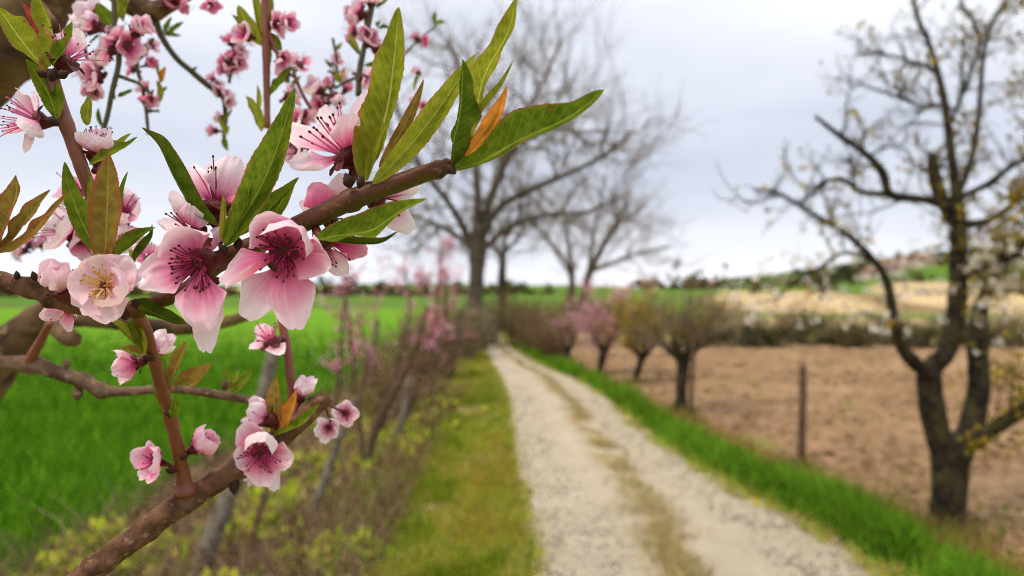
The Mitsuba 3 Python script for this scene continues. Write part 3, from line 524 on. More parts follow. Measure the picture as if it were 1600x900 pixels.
vine('pink flowering sapling by the wheat, left one', [(520, 690, 6), (528, 600, 5), (536, 500, 3), (540, 430, 2)], 9, 14, PKs, L=.5, nl=170, ls=.05)
vine('pink flowering sapling in the middle of the row', [(628, 640, 6), (632, 560, 5), (640, 480, 3), (632, 420, 2)], 10, 16, PKs, L=.6, nl=260, ls=.06)
vine('low pink flowering sapling near the stakes', [(600, 660, 6), (594, 600, 5), (572, 540, 3), (560, 490, 2)], 11, 14, PKs, L=.5, nl=150, ls=.05)

vine('slim pink flowering sapling right behind the hanging pink blossom', [(556, 650, 6), (552, 580, 5), (545, 500, 4), (538, 450, 2)], 12, 16, PKs, L=.5, nl=220, ls=.055)
vine('pink flowering sapling farther along, close to the scrub', [(700, 585, 6), (704, 540, 5), (696, 480, 4), (700, 430, 2)], 13, 16, PKs, L=.7, nl=260, ls=.08)
bush('scrub_bush', 'yellow green scrub at the start of the row by the wheat edge', 'shrub', gp(604, 655), 1.5, 1.0, [(.26, .25, .06), (.20, .24, .04), (.32, .25, .10)], 'twig_brown', 131, 40, 700, .06)
bush('scrub_bush', 'low straw coloured scrub halfway along the row', 'shrub', gp(680, 590), 1.6, 1.0, [(.34, .28, .14), (.24, .22, .08), (.30, .20, .12)], 'twig_brown', 132, 60, 900, .06)
bush('scrub_bush', 'brown twiggy scrub around the old vine stump', 'shrub', gp(630, 628), 1.7, 1.25, BR, 'twig_brown', 134, 80, 420, .06)
bush('scrub_bush', 'brown twiggy scrub in front of the far wheat', 'shrub', gp(662, 590), 2.0, 1.5, BR, 'twig_brown', 135, 80, 420, .06)
bush('scrub_bush', 'pinkish brown scrub near the far end of the row', 'shrub', gp(668, 562), 2.4, 1.3, [(.36, .24, .20), (.44, .24, .24), (.25, .2, .1)], 'twig_brown', 133, 50, 900, .07)
# ------------------------------------------------------------------ loose stones, clods and strip grass (stuff)
def lumps(P, r, rg, flat=.7):
    import trimesh
    b = trimesh.creation.icosahedron(); n = len(P); V0 = np.array(b.vertices)
    V = P[:, None] + V0[None] * (r[:, None, None] * rg.uniform(.65, 1.25, (n, 12, 1))) * [1, 1, flat]
    return V.reshape(-1, 3), (np.array(b.faces)[None] + (np.arange(n) * 12)[:, None, None]).reshape(-1, 3)
rg = np.random.default_rng(77)
P = scatter(3600, lambda y: lx(y) + .05, lambda y: rx(y) - .02, 4.2, 16, rg, 2.0); P[:, 2] = .035
key = obj('gravel', lumps(P, rg.uniform(.008, .022, len(P)), rg), mat('stone_grey', lambda p, n, uv: MX((.25, .22, .165), (.42, .38, .30), mikit.cell_rand(p.x * 30, p.y * 30, 0.0)), .9, .1), smooth=False, stuff=True); labels[key].update(label='loose pale stones strewn over the track', category='gravel')
P = scatter(3000, lambda y: fieldx(y) + .1, lambda y: fieldx(y) + 9, 4.2, 20, rg, 1.7); nzp = meshkit.fbm(np.stack([P[:, 0] * .9, P[:, 1] * 1.6, P[:, 0] * 0], 1), 3, 9); P = P[nzp > .42]; P[:, 2] = plz(P[:, 0], P[:, 1])
key = obj('soil_clods', lumps(P, rg.uniform(.02, .07, len(P)), rg, .65), 'plough_soil', smooth=False, stuff=True); labels[key].update(label='broken clods of brown earth lying over the ploughed field', category='soil')
P = scatter(9000, lambda y: 0 * y, lambda y: 0 * y + 1, 4.2, 34, rg, 1.9); w_ = rg.normal(size=len(P)); mu = .44 + .14 * np.clip((P[:, 1] - 5.5) / 4, 0, 1)
P[:, 0] = lx(P[:, 1]) + (rx(P[:, 1]) - lx(P[:, 1])) * (mu + .05 * w_); P = P[meshkit.fbm(np.stack([P[:, 0] * 2.8, P[:, 1] * 2.2, P[:, 0] * 0], 1), 3, 15) > .40]; P[:, 2] = .04
v, f, c = blades(P, rg.uniform(.03, .10, len(P)), .007 + .0005 * P[:, 1], [(.34, .26, .11), (.27, .20, .085), (.40, .31, .15), (.24, .24, .07)], rg, 1.0)
key = turf('strip_grass', (v, f), c); labels[key].update(label='straw coloured dry grass along the middle of the track', category='grass')
P = np.vstack([scatter(3500, lambda y: lx(y) - .12, lambda y: lx(y) + .14, 4.2, 30, rg, 1.9), scatter(4500, lambda y: rx(y) - .22, lambda y: rx(y) + .12, 4.2, 30, rg, 1.9)])
P = P[meshkit.fbm(np.stack([P[:, 0] * 2.5, P[:, 1] * 1.6, P[:, 0] * 0], 1), 3, 25) > .48]; P[:, 2] = .01
v, f, c = blades(P, rg.uniform(.03, .11, len(P)), .008 + .0005 * P[:, 1], [(.26, .32, .03), (.36, .32, .06), (.17, .27, .02), (.38, .28, .10)], rg, .9)
key = turf('edge_grass', (v, f), c); labels[key].update(label='ragged tufts of grass creeping over both edges of the track', category='grass')
# ------------------------------------------------------------------ peach branches close to the viewer
def px2m(px, d): return px * d / FPX
def grid_faces(m, n):
    i, j = np.meshgrid(np.arange(m - 1), np.arange(n - 1), indexing='ij'); a = (i * n + j).ravel()
    return np.vstack([np.stack([a, a + 1, a + n + 1], 1), np.stack([a, a + n + 1, a + n], 1)])
def leaf(t, base, tip, w, mat_, bow=0, nrm=(0, .4, 1), fold=25, twist=0, dbow=0.0, seed=None, droop=0, name='leaf'):
    """base, tip: (px, py, metres ahead); w: width in pixels; bow: sideways bulge in pixels; nrm: which way the upper face looks."""
    seed = seed if seed is not None else int(abs(base[0] * 7 + tip[1] * 13)) % 997
    P0, P2 = W(*base), W(*tip); dm = (base[2] + tip[2]) / 2; ln = np.linalg.norm(P2 - P0)
    dx, dy = tip[0] - base[0], tip[1] - base[1]; q = math.hypot(dx, dy) + 1e-6
    P1 = W((base[0] + tip[0]) / 2 - dy / q * bow * 2, (base[1] + tip[1]) / 2 + dx / q * bow * 2, dm + dbow * 2)
    m, n = (56, 15) if q > 90 else (34, 11) if q > 45 else (16, 7)
    u = np.linspace(0, 1, m); mid = (1 - u)[:, None] ** 2 * P0 + 2 * (u * (1 - u))[:, None] * P1 + u[:, None] ** 2 * P2
    tg = unit(np.gradient(mid, axis=0)); Nn = camdir(nrm); S = unit(np.cross(Nn, tg)); M = np.cross(tg, S)
    tw = math.radians(twist) * (u - .3); S, M = S * np.cos(tw)[:, None] + M * np.sin(tw)[:, None], M * np.cos(tw)[:, None] - S * np.sin(tw)[:, None]
    prof = np.sin(np.pi * np.clip(u, 0, 1) ** .86) ** .62 * (1 - .30 * u ** 3); prof = np.maximum(prof / prof.max(), .07 * (u < .3) + .015)
    hw = prof * px2m(w * 1.24, dm) / 2; bend = np.cumsum(meshkit.noise(np.stack([u * 3.2, u * 0 + seed * .37, u * 0], -1), seed) - .5)[:, None] * ln / m * .85; mid = mid + M * (bend - bend[-1:] * u[:, None])
    v = np.linspace(-1, 1, n); fr = math.radians(fold * 1.15 + 5); e = np.abs(v)
    saw = 1 + .085 * (((u * ln / .0016) % 1.0) - .5)[:, None] * (e[None] > .95)
    wob = (meshkit.noise(np.stack(np.broadcast_arrays(u[:, None] * 6, (v[None] > 0) * 9.0, np.full((m, n), float(seed))), -1), seed) - .5)
    ph = (u[:, None] - .16 * e[None]) * 15; vein = -np.abs((ph % 1) - .5) * .12 * (1 - e[None] ** 4) * (e[None] > .08)
    groove = -.08 * np.exp(-(e[None] / .1) ** 2)
    hgt = np.sin(fr) * e[None] ** 1.35 + wob * .75 * e[None] ** 2 + (vein + groove)
    V = mid[:, None] + S[:, None] * (v[None] * np.cos(fr) * saw * hw[:, None])[..., None] + M[:, None] * (hgt * hw[:, None])[..., None]
    uv = np.stack(np.broadcast_arrays(u[:, None], (v[None] + 1) / 2), -1).reshape(-1, 2)
    return obj(name, (V.reshape(-1, 3), grid_faces(m, n)), mat_, t, True, uv=uv)
def petal_mesh(P0, P1, Nn, w, bow=.12, cup=.25, curl=0.0, ruff=.10, seed=0, fine=True, notch=.04, fold=0.0):
    m, n = (26, 19) if fine else (13, 9)
    L = np.linalg.norm(P1 - P0); tg = (P1 - P0) / L; Nn = unit(Nn - tg * (Nn @ tg)); S = np.cross(Nn, tg)
    u = np.linspace(0, 1, m); v = np.linspace(-1, 1, n)
    prof = .15 + .85 * sstep(0, .58, u) - .10 * sstep(.75, 1, u)
    uu = u[:, None] + 0 * v[None]; vv = v[None] + 0 * u[:, None]; hw = np.maximum(prof, .02)[:, None] * w / 2
    nz = meshkit.noise(np.stack([uu * 2.6, vv * 2.2 + 5, uu * 0 + seed * 3.7], -1), seed) - .5
    nz2 = meshkit.noise(np.stack([uu * 6, vv * 5 + 5, uu * 0 + seed * 1.9], -1), seed + 3) - .5
    nz3 = meshkit.noise(np.stack([vv * 6.5 + seed, uu * 1.6, uu * 0 + seed * 5.1], -1), seed + 9) - .5
    edge = np.maximum(np.abs(vv) ** 2, sstep(.6, 1, uu))
    out = 1 + .16 * nz2 * edge + .14 * nz * edge
    rag = meshkit.fbm(np.stack([vv * 3.2 + 7, uu * 1.5, uu * 0 + seed * 2.3], -1), 3, seed + 5) - .5
    along = uu * L * (1 - .46 * np.abs(vv) ** 2.3 * sstep(.1, 1, uu) + (rag * .16 - notch * np.exp(-(vv / .2) ** 2)) * sstep(.55, 1, uu))
    h = -bow * L * 4 * uu * (1 - uu) * 1.0 + cup * w / 2 * (np.abs(vv) ** 1.8) * prof[:, None] + ruff * w * (nz * 1.6 + nz2 * .9) * edge * sstep(.1, .5, uu) + nz3 * w * .075 * sstep(.12, .6, uu)
    if curl:                                     # the outer end rolls over towards the inner side
        k0 = .55; a = np.clip((uu - k0) / (1 - k0), 0, 1) * curl; rad = (1 - k0) * L / max(abs(curl), 1e-3)
        al2 = np.where(uu > k0, (k0 * L + rad * np.sin(np.abs(a))) * along / (uu * L + 1e-9), along); h = h + np.where(uu > k0, np.sign(curl) * rad * (1 - np.cos(a)), 0); along = al2
    side = vv * hw * out
    if fold:                                     # one flank folded over
        sg = np.sign(fold); ov = np.clip(sg * vv - .25, 0, 1); side = side - sg * ov * hw * abs(fold) * 1.7; h = h + np.sin(np.clip(ov / .75, 0, 1) * np.pi * .5) * w * .16 * abs(fold)
    V = P0 + tg * along[..., None] + S * side[..., None] + Nn * h[..., None]
    uv = np.stack([uu, (vv + 1) / 2], -1).reshape(-1, 2)
    return (V.reshape(-1, 3), grid_faces(m, n)), uv
def flower(t, c, axis, Rp, pm='petal_pink', op=62, petals=None, stam=('filament_red', 'anther_dark'), ns=22, sl=.55, stem=None, seed=None, fine=True, cal=1.0, npet=5, sp=38, label=None, rot=None):
    """c: (px, py, metres ahead), axis: which way the flower looks (right, up, towards the viewer), Rp: petal length in pixels."""
    seed = seed if seed is not None else int(c[0] * 3 + c[1] * 5) % 991
    rg = np.random.default_rng(seed + 1000); C = W(*c); A = camdir(axis); d = c[2]; R = px2m(Rp, d)
    X = unit(np.cross(A, [.2, .9, .35])); Y = np.cross(A, X)
    # the receptacle, with the short stalk that carries it
    q = np.array(W(*stem)) if stem else C - A * R * .55
    body = spline(np.array([[*(C + A * R * .03), R * .19 * cal], [*(C - A * R * .10), R * .20 * cal], [*(C - A * R * .28), R * .135 * cal], [*(C - A * R * .36 + (q - C + A * R * .36) * .3), R * .075 * cal], [*q, R * .07 * cal]]), 4)
    b = obj('blossom', tube(body[:, :3], body[:, 3], 10 if fine else 7, .12, 700, seed), 'calyx_red', t, label=label)
    if petals is None:
        r0 = rg.uniform(0, 6.28) if rot is None else rot
        for k in range(npet):
            a = r0 + k * 2 * math.pi / npet + rg.normal() * .12; o = math.radians(op + rg.normal() * 9); rad = X * math.cos(a) + Y * math.sin(a)
            P0 = C + rad * R * .10; P1 = C + R * rg.uniform(.9, 1.06) * (rad * math.sin(o) + A * math.cos(o)); Nn = A * math.sin(o) - rad * math.cos(o)
            m, uv = petal_mesh(P0, P1, Nn, R * rg.uniform(.80, .98), rg.uniform(.06, .16), rg.uniform(.2, .45), rg.choice([0, 0, .5, .9]), .10, seed + k, fine)
            obj('petal', m, pm, b, True, uv=uv)
    else:
        for k, pt in enumerate(petals):
            pt = {**dict(dd=0.0, w=70, n=None, bow=.10, cup=.25, curl=0.0, ruff=.10, fold=0, m=pm, b=None, notch=.04), **pt}
            P1 = W(pt['x'], pt['y'], d + pt['dd']); rad = unit((P1 - C) - A * ((P1 - C) @ A)); P0 = W(*pt['b']) if pt['b'] else C + rad * R * .10
            Nn = camdir(pt['n']) if pt['n'] else A * .8 + .0 * rad
            m, uv = petal_mesh(P0, P1, Nn, px2m(pt['w'], d), pt['bow'], pt['cup'], pt['curl'], pt['ruff'], seed + k, fine, pt['notch'], pt['fold'])
            obj('petal', m, pt['m'], b, True, uv=uv)
    for k in range(5 if fine else 3):              # sepals behind the petals
        a = k * 2 * math.pi / (5 if fine else 3) + .6 + seed; rad = X * math.cos(a) + Y * math.sin(a)
        P0 = C + rad * R * .16 * cal - A * R * .04; P1 = C + rad * R * (.34 + .14 * cal) * .9 - A * R * (.17 if op > 50 else -.12)
        m, uv = petal_mesh(P0, P1, A, R * .24 * cal, .06, .3, 0, .05, seed + 20 + k, False, 0); obj('sepal', m, 'calyx_red', b, True, uv=uv)
    if ns:
        fs, an = [], []
        for k in range(ns):
            a = rg.uniform(0, 6.28); o = math.radians(sp) * math.sqrt(rg.uniform(.02, 1)); rad = X * math.cos(a) + Y * math.sin(a)
            d0 = A * math.cos(o) + rad * math.sin(o); Ls = R * sl * rg.uniform(.7, 1.15); p0 = C + rad * R * .08
            u = np.linspace(0, 1, 6)[:, None]; P = p0 + d0 * Ls * u + rad * Ls * .16 * u ** 2 * rg.uniform(-1, 1.6) + rg.normal(size=3) * Ls * .07 * u
            fs.append(tube(P, np.linspace(.024, .014, 6) * R, 4)); an.append(tube(np.array([P[-1] - d0 * R * .02, P[-1] + d0 * R * .012, P[-1] + d0 * R * .04]), np.array([.012, .026, .014]) * R, 5))
        obj('filaments', join(fs), stam[0], b, True, stuff=True); obj('anthers', join(an), stam[1], b, True, stuff=True)
    return b
def stem(t, pts, mat_, sides=14, n=8, bump=.10, bscale=260, seed=0, name='stem', knots=()):
    P = np.array([[*W(a, b, d), px2m(r, d)] for a, b, r, d in pts]); S = spline(P, n); r = S[:, 3].copy()
    for k, amp in knots: r *= 1 + amp * np.exp(-((np.arange(len(r)) / n - k) / .16) ** 2)
    return obj(name, tube(S[:, :3], r, sides, bump, bscale, seed), mat_, t)
def bud(t, c, axis, s, m='bud_brown', name='bud'):
    C = W(*c); A = camdir(axis); r = px2m(s, c[2]); k = np.linspace(0, 1, 7)
    return obj(name, tube(C + A * (k[:, None] - .2) * r * 2.4, r * np.sin(np.pi * (k * .86 + .12)).clip(.05) * .8, 8, .2, 600, int(c[0])), m, t)

D = .252
# ---- the main branch
t = thing('peach_branch', 'sharp flowering branch crossing the picture, with large pink blossoms and pointed leaves', 'branch')
stem(t, [(215, 484, 11.2, .262), (290, 452, 12.0, .258), (350, 405, 13.8, .255), (420, 373, 14.6, .252), (490, 340, 15.5, .252), (560, 308, 15.5, .252), (630, 283, 14.2, .252), (686, 264, 12.9, .250), (704, 258, 10.3, .249)], 'young_stem', 18, 8, .12, 300, 3, knots=((2, .16), (3.1, .08), (4.85, .25), (5.3, .12), (7, .2), (7.7, .18)))
stem(t, [(-60, 420, 16, .268), (0, 439, 15, .266), (40, 448, 15, .264), (78, 462, 16, .262), (120, 476, 15, .262), (170, 484, 14, .262), (222, 482, 13, .262)], 'branch_bark', 16, 8, .22, 240, 4, knots=((2.2, .2), (3.1, .22)))
for c, a, s in [((372, 386, .246), (.2, .8, .4), 9), ((352, 392, .244), (-.4, .6, .6), 8), ((546, 288, .247), (-.3, .9, .2), 10), ((562, 290, .246), (.3, .9, .2), 9), ((702, 262, .244), (.6, -.6, .4), 9), ((690, 268, .244), (-.2, -.8, .3), 7), ((708, 252, .246), (.5, .5, .5), 8), ((180, 470, .25), (.2, -.7, .5), 12), ((192, 484, .25), (.4, -.7, .4), 11), ((27, 434, .262), (0, 1, .2), 6), ((212, 478, .25), (.2, .6, .5), 8), ((56, 436, .258), (-.3, .9, .2), 7)]: bud(t, c, a, s)
L = lambda *a, **k: leaf(t, *a, **k)
# leaves at the tip
L((700, 266, .249), (943, 141, .243), 62, 'leaf_green', 12, (-.22, .45, .85), 26, 10)
L((738, 232, .256), (809, -4, .262), 48, 'leaf_lime', -8, (-.75, .25, .65), 18, 20)
L((706, 258, .244), (722, 92, .222), 46, 'leaf_dark', 12, (.65, .1, .75), 30, -25)
L((722, 252, .250), (803, 94, .258), 15, 'leaf_lime', -5, (-.4, .3, .8), 30, 0)
L((728, 244, .243), (792, 134, .245), 25, 'leaf_orange', 7, (.2, .3, .9), 35, 10)
L((704, 262, .248), (760, 200, .246), 16, 'leaf_green', -4, (.2, .3, .9), 35, 0)
# leaves in the middle
L((568, 284, .250), (623, 11, .258), 66, 'leaf_lime', 8, (-.15, .15, .95), 36, 12)
L((582, 287, .248), (744, 84, .254), 38, 'leaf_lime', 11, (.5, .35, .8), 30, -25)
L((592, 262, .256), (662, 124, .264), 20, 'leaf_bronze', 6, (.3, .2, .9), 32, 0)
L((572, 284, .248), (600, 190, .25), 16, 'leaf_lime', -4, (.3, .2, .9), 35, 0)
L((494, 372, .244), (667, 311, .238), 44, 'leaf_green', 4, (.15, .7, .7), 16, 10)
L((498, 380, .246), (622, 362, .246), 24, 'leaf_dark', 5, (.1, .9, .35), 30, 0)
# leaves around the centre
L((352, 384, .244), (461, 138, .246), 64, 'leaf_green', 12, (.25, .15, .9), 42, -10)
L((338, 352, .244), (221, 199, .256), 36, 'leaf_dark', -10, (.5, .55, .65), 42, 25)
L((346, 376, .242), (349, 302, .240), 12, 'leaf_lime', 2, (.2, .1, .95), 35, 0)
L((364, 372, .247), (467, 277, .252), 27, 'leaf_green', 6, (.35, .6, .7), 30, 0)
L((362, 380, .245), (392, 290, .244), 26, 'leaf_lime', -3, (-.4, .2, .9), 30, 0)
L((204, 470, .256), (296, 506, .258), 26, 'leaf_dark', 5, (.2, .7, .6), 25, 0)
L((420, 356, .262), (462, 282, .270), 24, 'leaf_green', -4, (.2, .3, .9), 25, 0)
# leaves of the left group
L((158, 400, .250), (101, 253, .254), 32, 'leaf_green', -9, (.5, .1, .8), 24, 10)
L((163, 412, .247), (169, 238, .247), 42, 'leaf_bronze', 2, (.15, .0, 1), 14, 8)
L((170, 404, .254), (200, 268, .258), 24, 'leaf_green', 8, (-.5, .1, .8), 30, 0)
L((176, 412, .252), (243, 356, .250), 28, 'leaf_green', -7, (-.2, .7, .7), 26, 0)
L((208, 412, .256), (238, 350, .258), 16, 'leaf_dark', 5, (-.3, .5, .8), 35, 0)
L((152, 408, .252), (140, 262, .258), 16, 'leaf_lime', -3, (.3, .1, .9), 35, 0)
L((172, 414, .249), (176, 372, .246), 16, 'leaf_bronze', 2, (0, .2, 1), 30, 0)
# blossoms
flower(t, (312, 412, .2455), (-.22, -.34, .90), 84, petals=[
    dict(x=274, y=350, w=88, dd=-.004, curl=.9, cup=.4, bow=.05, n=(.2, -.55, .8), ruff=.06),
    dict(x=212, y=441, w=74, dd=-.003, cup=.12, bow=-.04, ruff=.16, n=(-.1, .15, 1), notch=.16),
    dict(x=318, y=520, w=80, dd=-.004, cup=.20, bow=-.05, ruff=.12, n=(.05, .25, 1), m='petal_pink'),
    dict(x=322, y=556, w=52, dd=.008, cup=.35, bow=.1, ruff=.2, m='petal_white', n=(.4, .1, .9), b=(325, 430, .249)),
    dict(x=352, y=352, w=40, dd=.010, cup=.3, n=(-.6, -.4, .6))], sp=50, ns=38, sl=.46, cal=1.55, seed=5, stem=(350, 398, .252), label='large pink blossom hanging from the branch, left of two')
flower(t, (443, 392, .240), (.05, -.22, .95), 84, petals=[
    dict(x=398, y=332, w=74, dd=-.006, cup=.5, bow=.14, n=(.45, -.35, .8), ruff=.12, curl=.6),
    dict(x=474, y=340, w=80, dd=-.010, cup=.45, bow=.12, curl=1.25, n=(-.1, -.5, .8), ruff=.14),
    dict(x=524, y=418, w=72, dd=-.004, cup=.45, bow=.12, n=(-.45, .15, .85), ruff=.09, curl=.5),
    dict(x=463, y=517, w=84, dd=.000, cup=.10, bow=-.02, n=(-.05, .22, 1), ruff=.06, notch=.02),
    dict(x=346, y=448, w=72, dd=-.004, cup=.15, bow=.02, fold=.8, n=(.1, .3, 1), ruff=.08),
    dict(x=382, y=500, w=74, dd=.010, cup=.2, bow=.0, m='petal_white', n=(.1, .2, 1), b=(436, 415, .250))], sp=48, ns=44, sl=.48, cal=1.45, seed=9, stem=(452, 368, .252), label='large pink blossom facing the viewer, right of two')
flower(t, (163, 446, .246), (-.1, .05, 1), 60, 'petal_pale', petals=[
    dict(x=104, y=440, w=66, dd=-.003, cup=.3, bow=.12, n=(.35, 0, 1)), dict(x=146, y=398, w=74, dd=-.003, cup=.3, bow=.12, n=(0, -.35, 1)), dict(x=208, y=406, w=72, dd=-.001, cup=.2, bow=.06, n=(-.25, -.3, 1)),
    dict(x=222, y=428, w=50, dd=.002, cup=.2, n=(-.3, 0, 1)), dict(x=210, y=468, w=62, dd=-.006, cup=.5, curl=2.0, n=(-.4, .4, .9), ruff=.2), dict(x=172, y=506, w=74, dd=-.002, cup=.3, bow=.1, n=(0, .35, 1)), dict(x=118, y=484, w=64, dd=.0, cup=.3, n=(.3, .3, 1))],
       stam=('filament_gold', 'anther_gold'), sp=62, ns=44, sl=.42, cal=.9, seed=14, stem=(172, 474, .260), label='pale open blossom with golden stamens')
flower(t, (97, 456, .252), (-.05, .80, .55), 54, 'petal_pale', 26, stam=('filament_red', 'anther_dark'), ns=24, sl=.5, seed=17, stem=(112, 474, .260), rot=.5, cal=1.2, npet=5)
flower(t, (101, 482, .275), (-.25, -.75, .6), 38, 'petal_pink', 58, ns=6, seed=21, stem=(116, 470, .266), rot=.2, npet=4)
flower(t, (338, 318, .258), (.05, .97, -.05), 74, 'petal_white', petals=[
    dict(x=366, y=243, w=66, dd=-.004, cup=.3, bow=.16, n=(-.25, .1, -.9)), dict(x=296, y=258, w=42, dd=.008, cup=.3, bow=.1, n=(.4, .1, -.7)), dict(x=330, y=252, w=50, dd=.014, cup=.3, n=(0, 0, 1)), dict(x=436, y=298, w=58, dd=.004, cup=.4, bow=.08, n=(-.2, .9, .4)), dict(x=402, y=262, w=50, dd=.010, cup=.3, n=(-.3, .2, .9))],
       sp=30, ns=14, sl=.75, cal=1.7, seed=23, stem=(346, 362, .254))
flower(t, (302, 358, .254), (-.55, .80, .1), 66, 'petal_white', petals=[
    dict(x=262, y=300, w=52, dd=-.002, cup=.3, bow=.12, n=(.6, .3, -.6)), dict(x=308, y=300, w=40, dd=.008, cup=.3, n=(0, 0, 1)), dict(x=300, y=318, w=46, dd=-.010, cup=.3, bow=.2, n=(.2, .2, -.9), m='petal_pink'), dict(x=246, y=345, w=40, dd=.008, cup=.3, n=(.2, .8, .5))],
       ns=8, cal=1.4, seed=27, stem=(345, 378, .253))
flower(t, (537, 238, .256), (-.62, .72, .30), 88, 'petal_white', petals=[
    dict(x=572, y=140, w=62, dd=.004, cup=.3, bow=.10, n=(-.75, .1, .6)), dict(x=546, y=176, w=56, dd=-.012, cup=.3, bow=.12, n=(-.5, .3, -.75), m='petal_pink'),
    dict(x=430, y=193, w=66, dd=.010, cup=.15, bow=.03, n=(.15, .75, .65)), dict(x=452, y=262, w=58, dd=-.010, cup=.35, bow=.12, n=(.1, .75, .6)), dict(x=500, y=166, w=56, dd=.020, cup=.3, bow=.1, n=(-.2, -.1, .95))],
       sp=34, ns=18, sl=.72, cal=1.35, seed=31, stam=('filament_pink', 'anther_dark'), stem=(543, 288, .254), label='white pink blossom seen from the side above the branch')
flower(t, (514, 338, .262), (-.1, .95, .15), 60, 'petal_pink', petals=[dict(x=494, y=284, w=62, dd=-.002, cup=.25, bow=.1, n=(.1, .1, -1), m='petal_deep'), dict(x=536, y=270, w=42, dd=.006, cup=.3, m='petal_white', n=(0, 0, 1)), dict(x=470, y=312, w=44, dd=.004, cup=.3, n=(.3, .6, .7), m='petal_white')], ns=0, cal=1.0, seed=33, stem=(520, 345, .254))
flower(t, (596, 314, .258), (.72, -.25, -.2), 66, 'petal_white', petals=[dict(x=648, y=362, w=44, dd=-.002, cup=.3, n=(-.3, .1, -.9)), dict(x=656, y=290, w=46, dd=.006, cup=.2, n=(-.1, -.6, .7)), dict(x=630, y=270, w=30, dd=.008, cup=.2, n=(-.3, -.3, .8))], ns=4, cal=1.6, seed=36, stem=(575, 308, .254))
flower(t, (512, 384, .250), (.62, -.7, -.1), 66, 'petal_deep', petals=[dict(x=577, y=392, w=44, dd=.010, cup=.3, bow=.1, n=(-.2, -.2, -.9)), dict(x=540, y=430, w=46, dd=.006, cup=.3, n=(-.3, .1, .9), m='petal_white')], ns=4, cal=1.5, seed=38, stem=(494, 358, .252))

# ---- upper left shoot
t = thing('peach_shoot', 'red brown shoot at upper left with a tuft of leaves on top and three blossoms', 'shoot')
L = lambda *a, **k: leaf(t, *a, **k)
stem(t, [(163, 436, 10, .262), (150, 330, 10, .262), (126, 258, 10.5, .260), (104, 195, 10.5, .258), (90, 150, 10, .258), (79, 112, 10, .258)], 'red_shoot', 14, 8, .06, 300, 8, knots=((5, .3), (3, .12)))
for c, a, s in [((82, 122, .252), (.4, .6, .4), 10), ((95, 118, .252), (.8, .2, .4), 9), ((70, 118, .254), (-.6, .3, .4), 7), ((88, 190, .252), (-.8, .1, .4), 9)]: bud(t, c, a, s)
L((74, 108, .255), (-4, 12, .262), 40, 'leaf_lime', -6, (.6, .3, .7), 18, 0)
L((80, 104, .255), (57, -14, .262), 34, 'leaf_lime', 6, (-.4, .0, .9), 30, 12)
L((84, 104, .253), (113, 33, .256), 30, 'leaf_green', 5, (-.5, .1, .85), 24, 10)
L((70, 70, .258), (34, 4, .264), 16, 'leaf_red', 4, (.3, .2, .9), 35, 0)
L((88, 186, .254), (40, 92, .256), 32, 'leaf_green', 9, (.55, .2, .75), 24, 12)
L((72, 112, .253), (62, 84, .250), 13, 'leaf_bronze', 0, (.1, .2, 1), 35, 0)
L((140, 258, .254), (215, 214, .262), 22, 'leaf_green', 6, (0, .7, .6), 25, 0)
L((152, 240, .262), (205, 208, .27), 16, 'leaf_lime', 3, (0, .6, .7), 25, 0)
L((136, 196, .268), (138, 150, .27), 18, 'leaf_lime', 0, (.2, 0, 1), 25, 0)
flower(t, (104, 92, .258), (.45, .85, .05), 62, 'petal_pink', petals=[dict(x=118, y=42, w=52, dd=.006, cup=.3, m='petal_white', n=(.2, -.2, .9)), dict(x=98, y=50, w=40, dd=.012, cup=.3, n=(.4, 0, .9))], stam=('filament_pink', 'anther_dark'), sp=52, ns=20, sl=.66, cal=1.6, seed=41, stem=(90, 116, .257))
flower(t, (54, 188, .256), (-.85, .12, .45), 56, 'petal_white', petals=[dict(x=24, y=140, w=46, dd=.002, cup=.3, bow=.12, n=(-.6, -.3, .7)), dict(x=52, y=146, w=42, dd=.010, cup=.3, n=(-.5, -.3, .8)), dict(x=36, y=205, w=44, dd=-.010, cup=.4, bow=.2, n=(-.1, .3, -.9), b=(60, 190, .252)), dict(x=2, y=206, w=34, dd=.004, cup=.3, n=(-.1, .7, .6), m='petal_pink'), dict(x=38, y=240, w=34, dd=.002, cup=.3, n=(-.4, .4, .7))], stam=('filament_pink', 'anther_dark'), sp=40, ns=22, sl=.85, cal=1.4, seed=43, stem=(92, 192, .256))
flower(t, (150, 240, .264), (.0, .95, .25), 50, 'petal_white', 36, stam=('filament_pink', 'anther_dark'), ns=22, sl=.75, sp=30, cal=1.5, seed=45, stem=(148, 268, .262))

# ---- leaf tuft at the left edge
t = thing('peach_shoot', 'tuft of bronze green leaves reaching in from the left edge', 'shoot')
L = lambda *a, **k: leaf(t, *a, **k)
stem(t, [(-70, 420, 8, .258), (-30, 405, 8, .257), (2, 382, 6, .256)], 'red_shoot', 10, 6, .06, 300, 5)
L((0, 386, .256), (25, 273, .256), 40, 'leaf_bronze', 6, (-.35, .1, .9), 18, 10)
L((0, 388, .255), (79, 296, .254), 26, 'leaf_bronze', 2, (-.3, .3, .9), 25, 10)
L((-6, 396, .253), (110, 298, .250), 24, 'leaf_bronze', 14, (-.4, .5, .75), 30, 20)
L((-4, 392, .257), (64, 320, .258), 18, 'leaf_lime', 3, (-.4, .5, .75), 30, 0)
L((-14, 398, .253), (-40, 300, .250), 30, 'leaf_lime', 3, (.3, .2, .9), 25, 0)

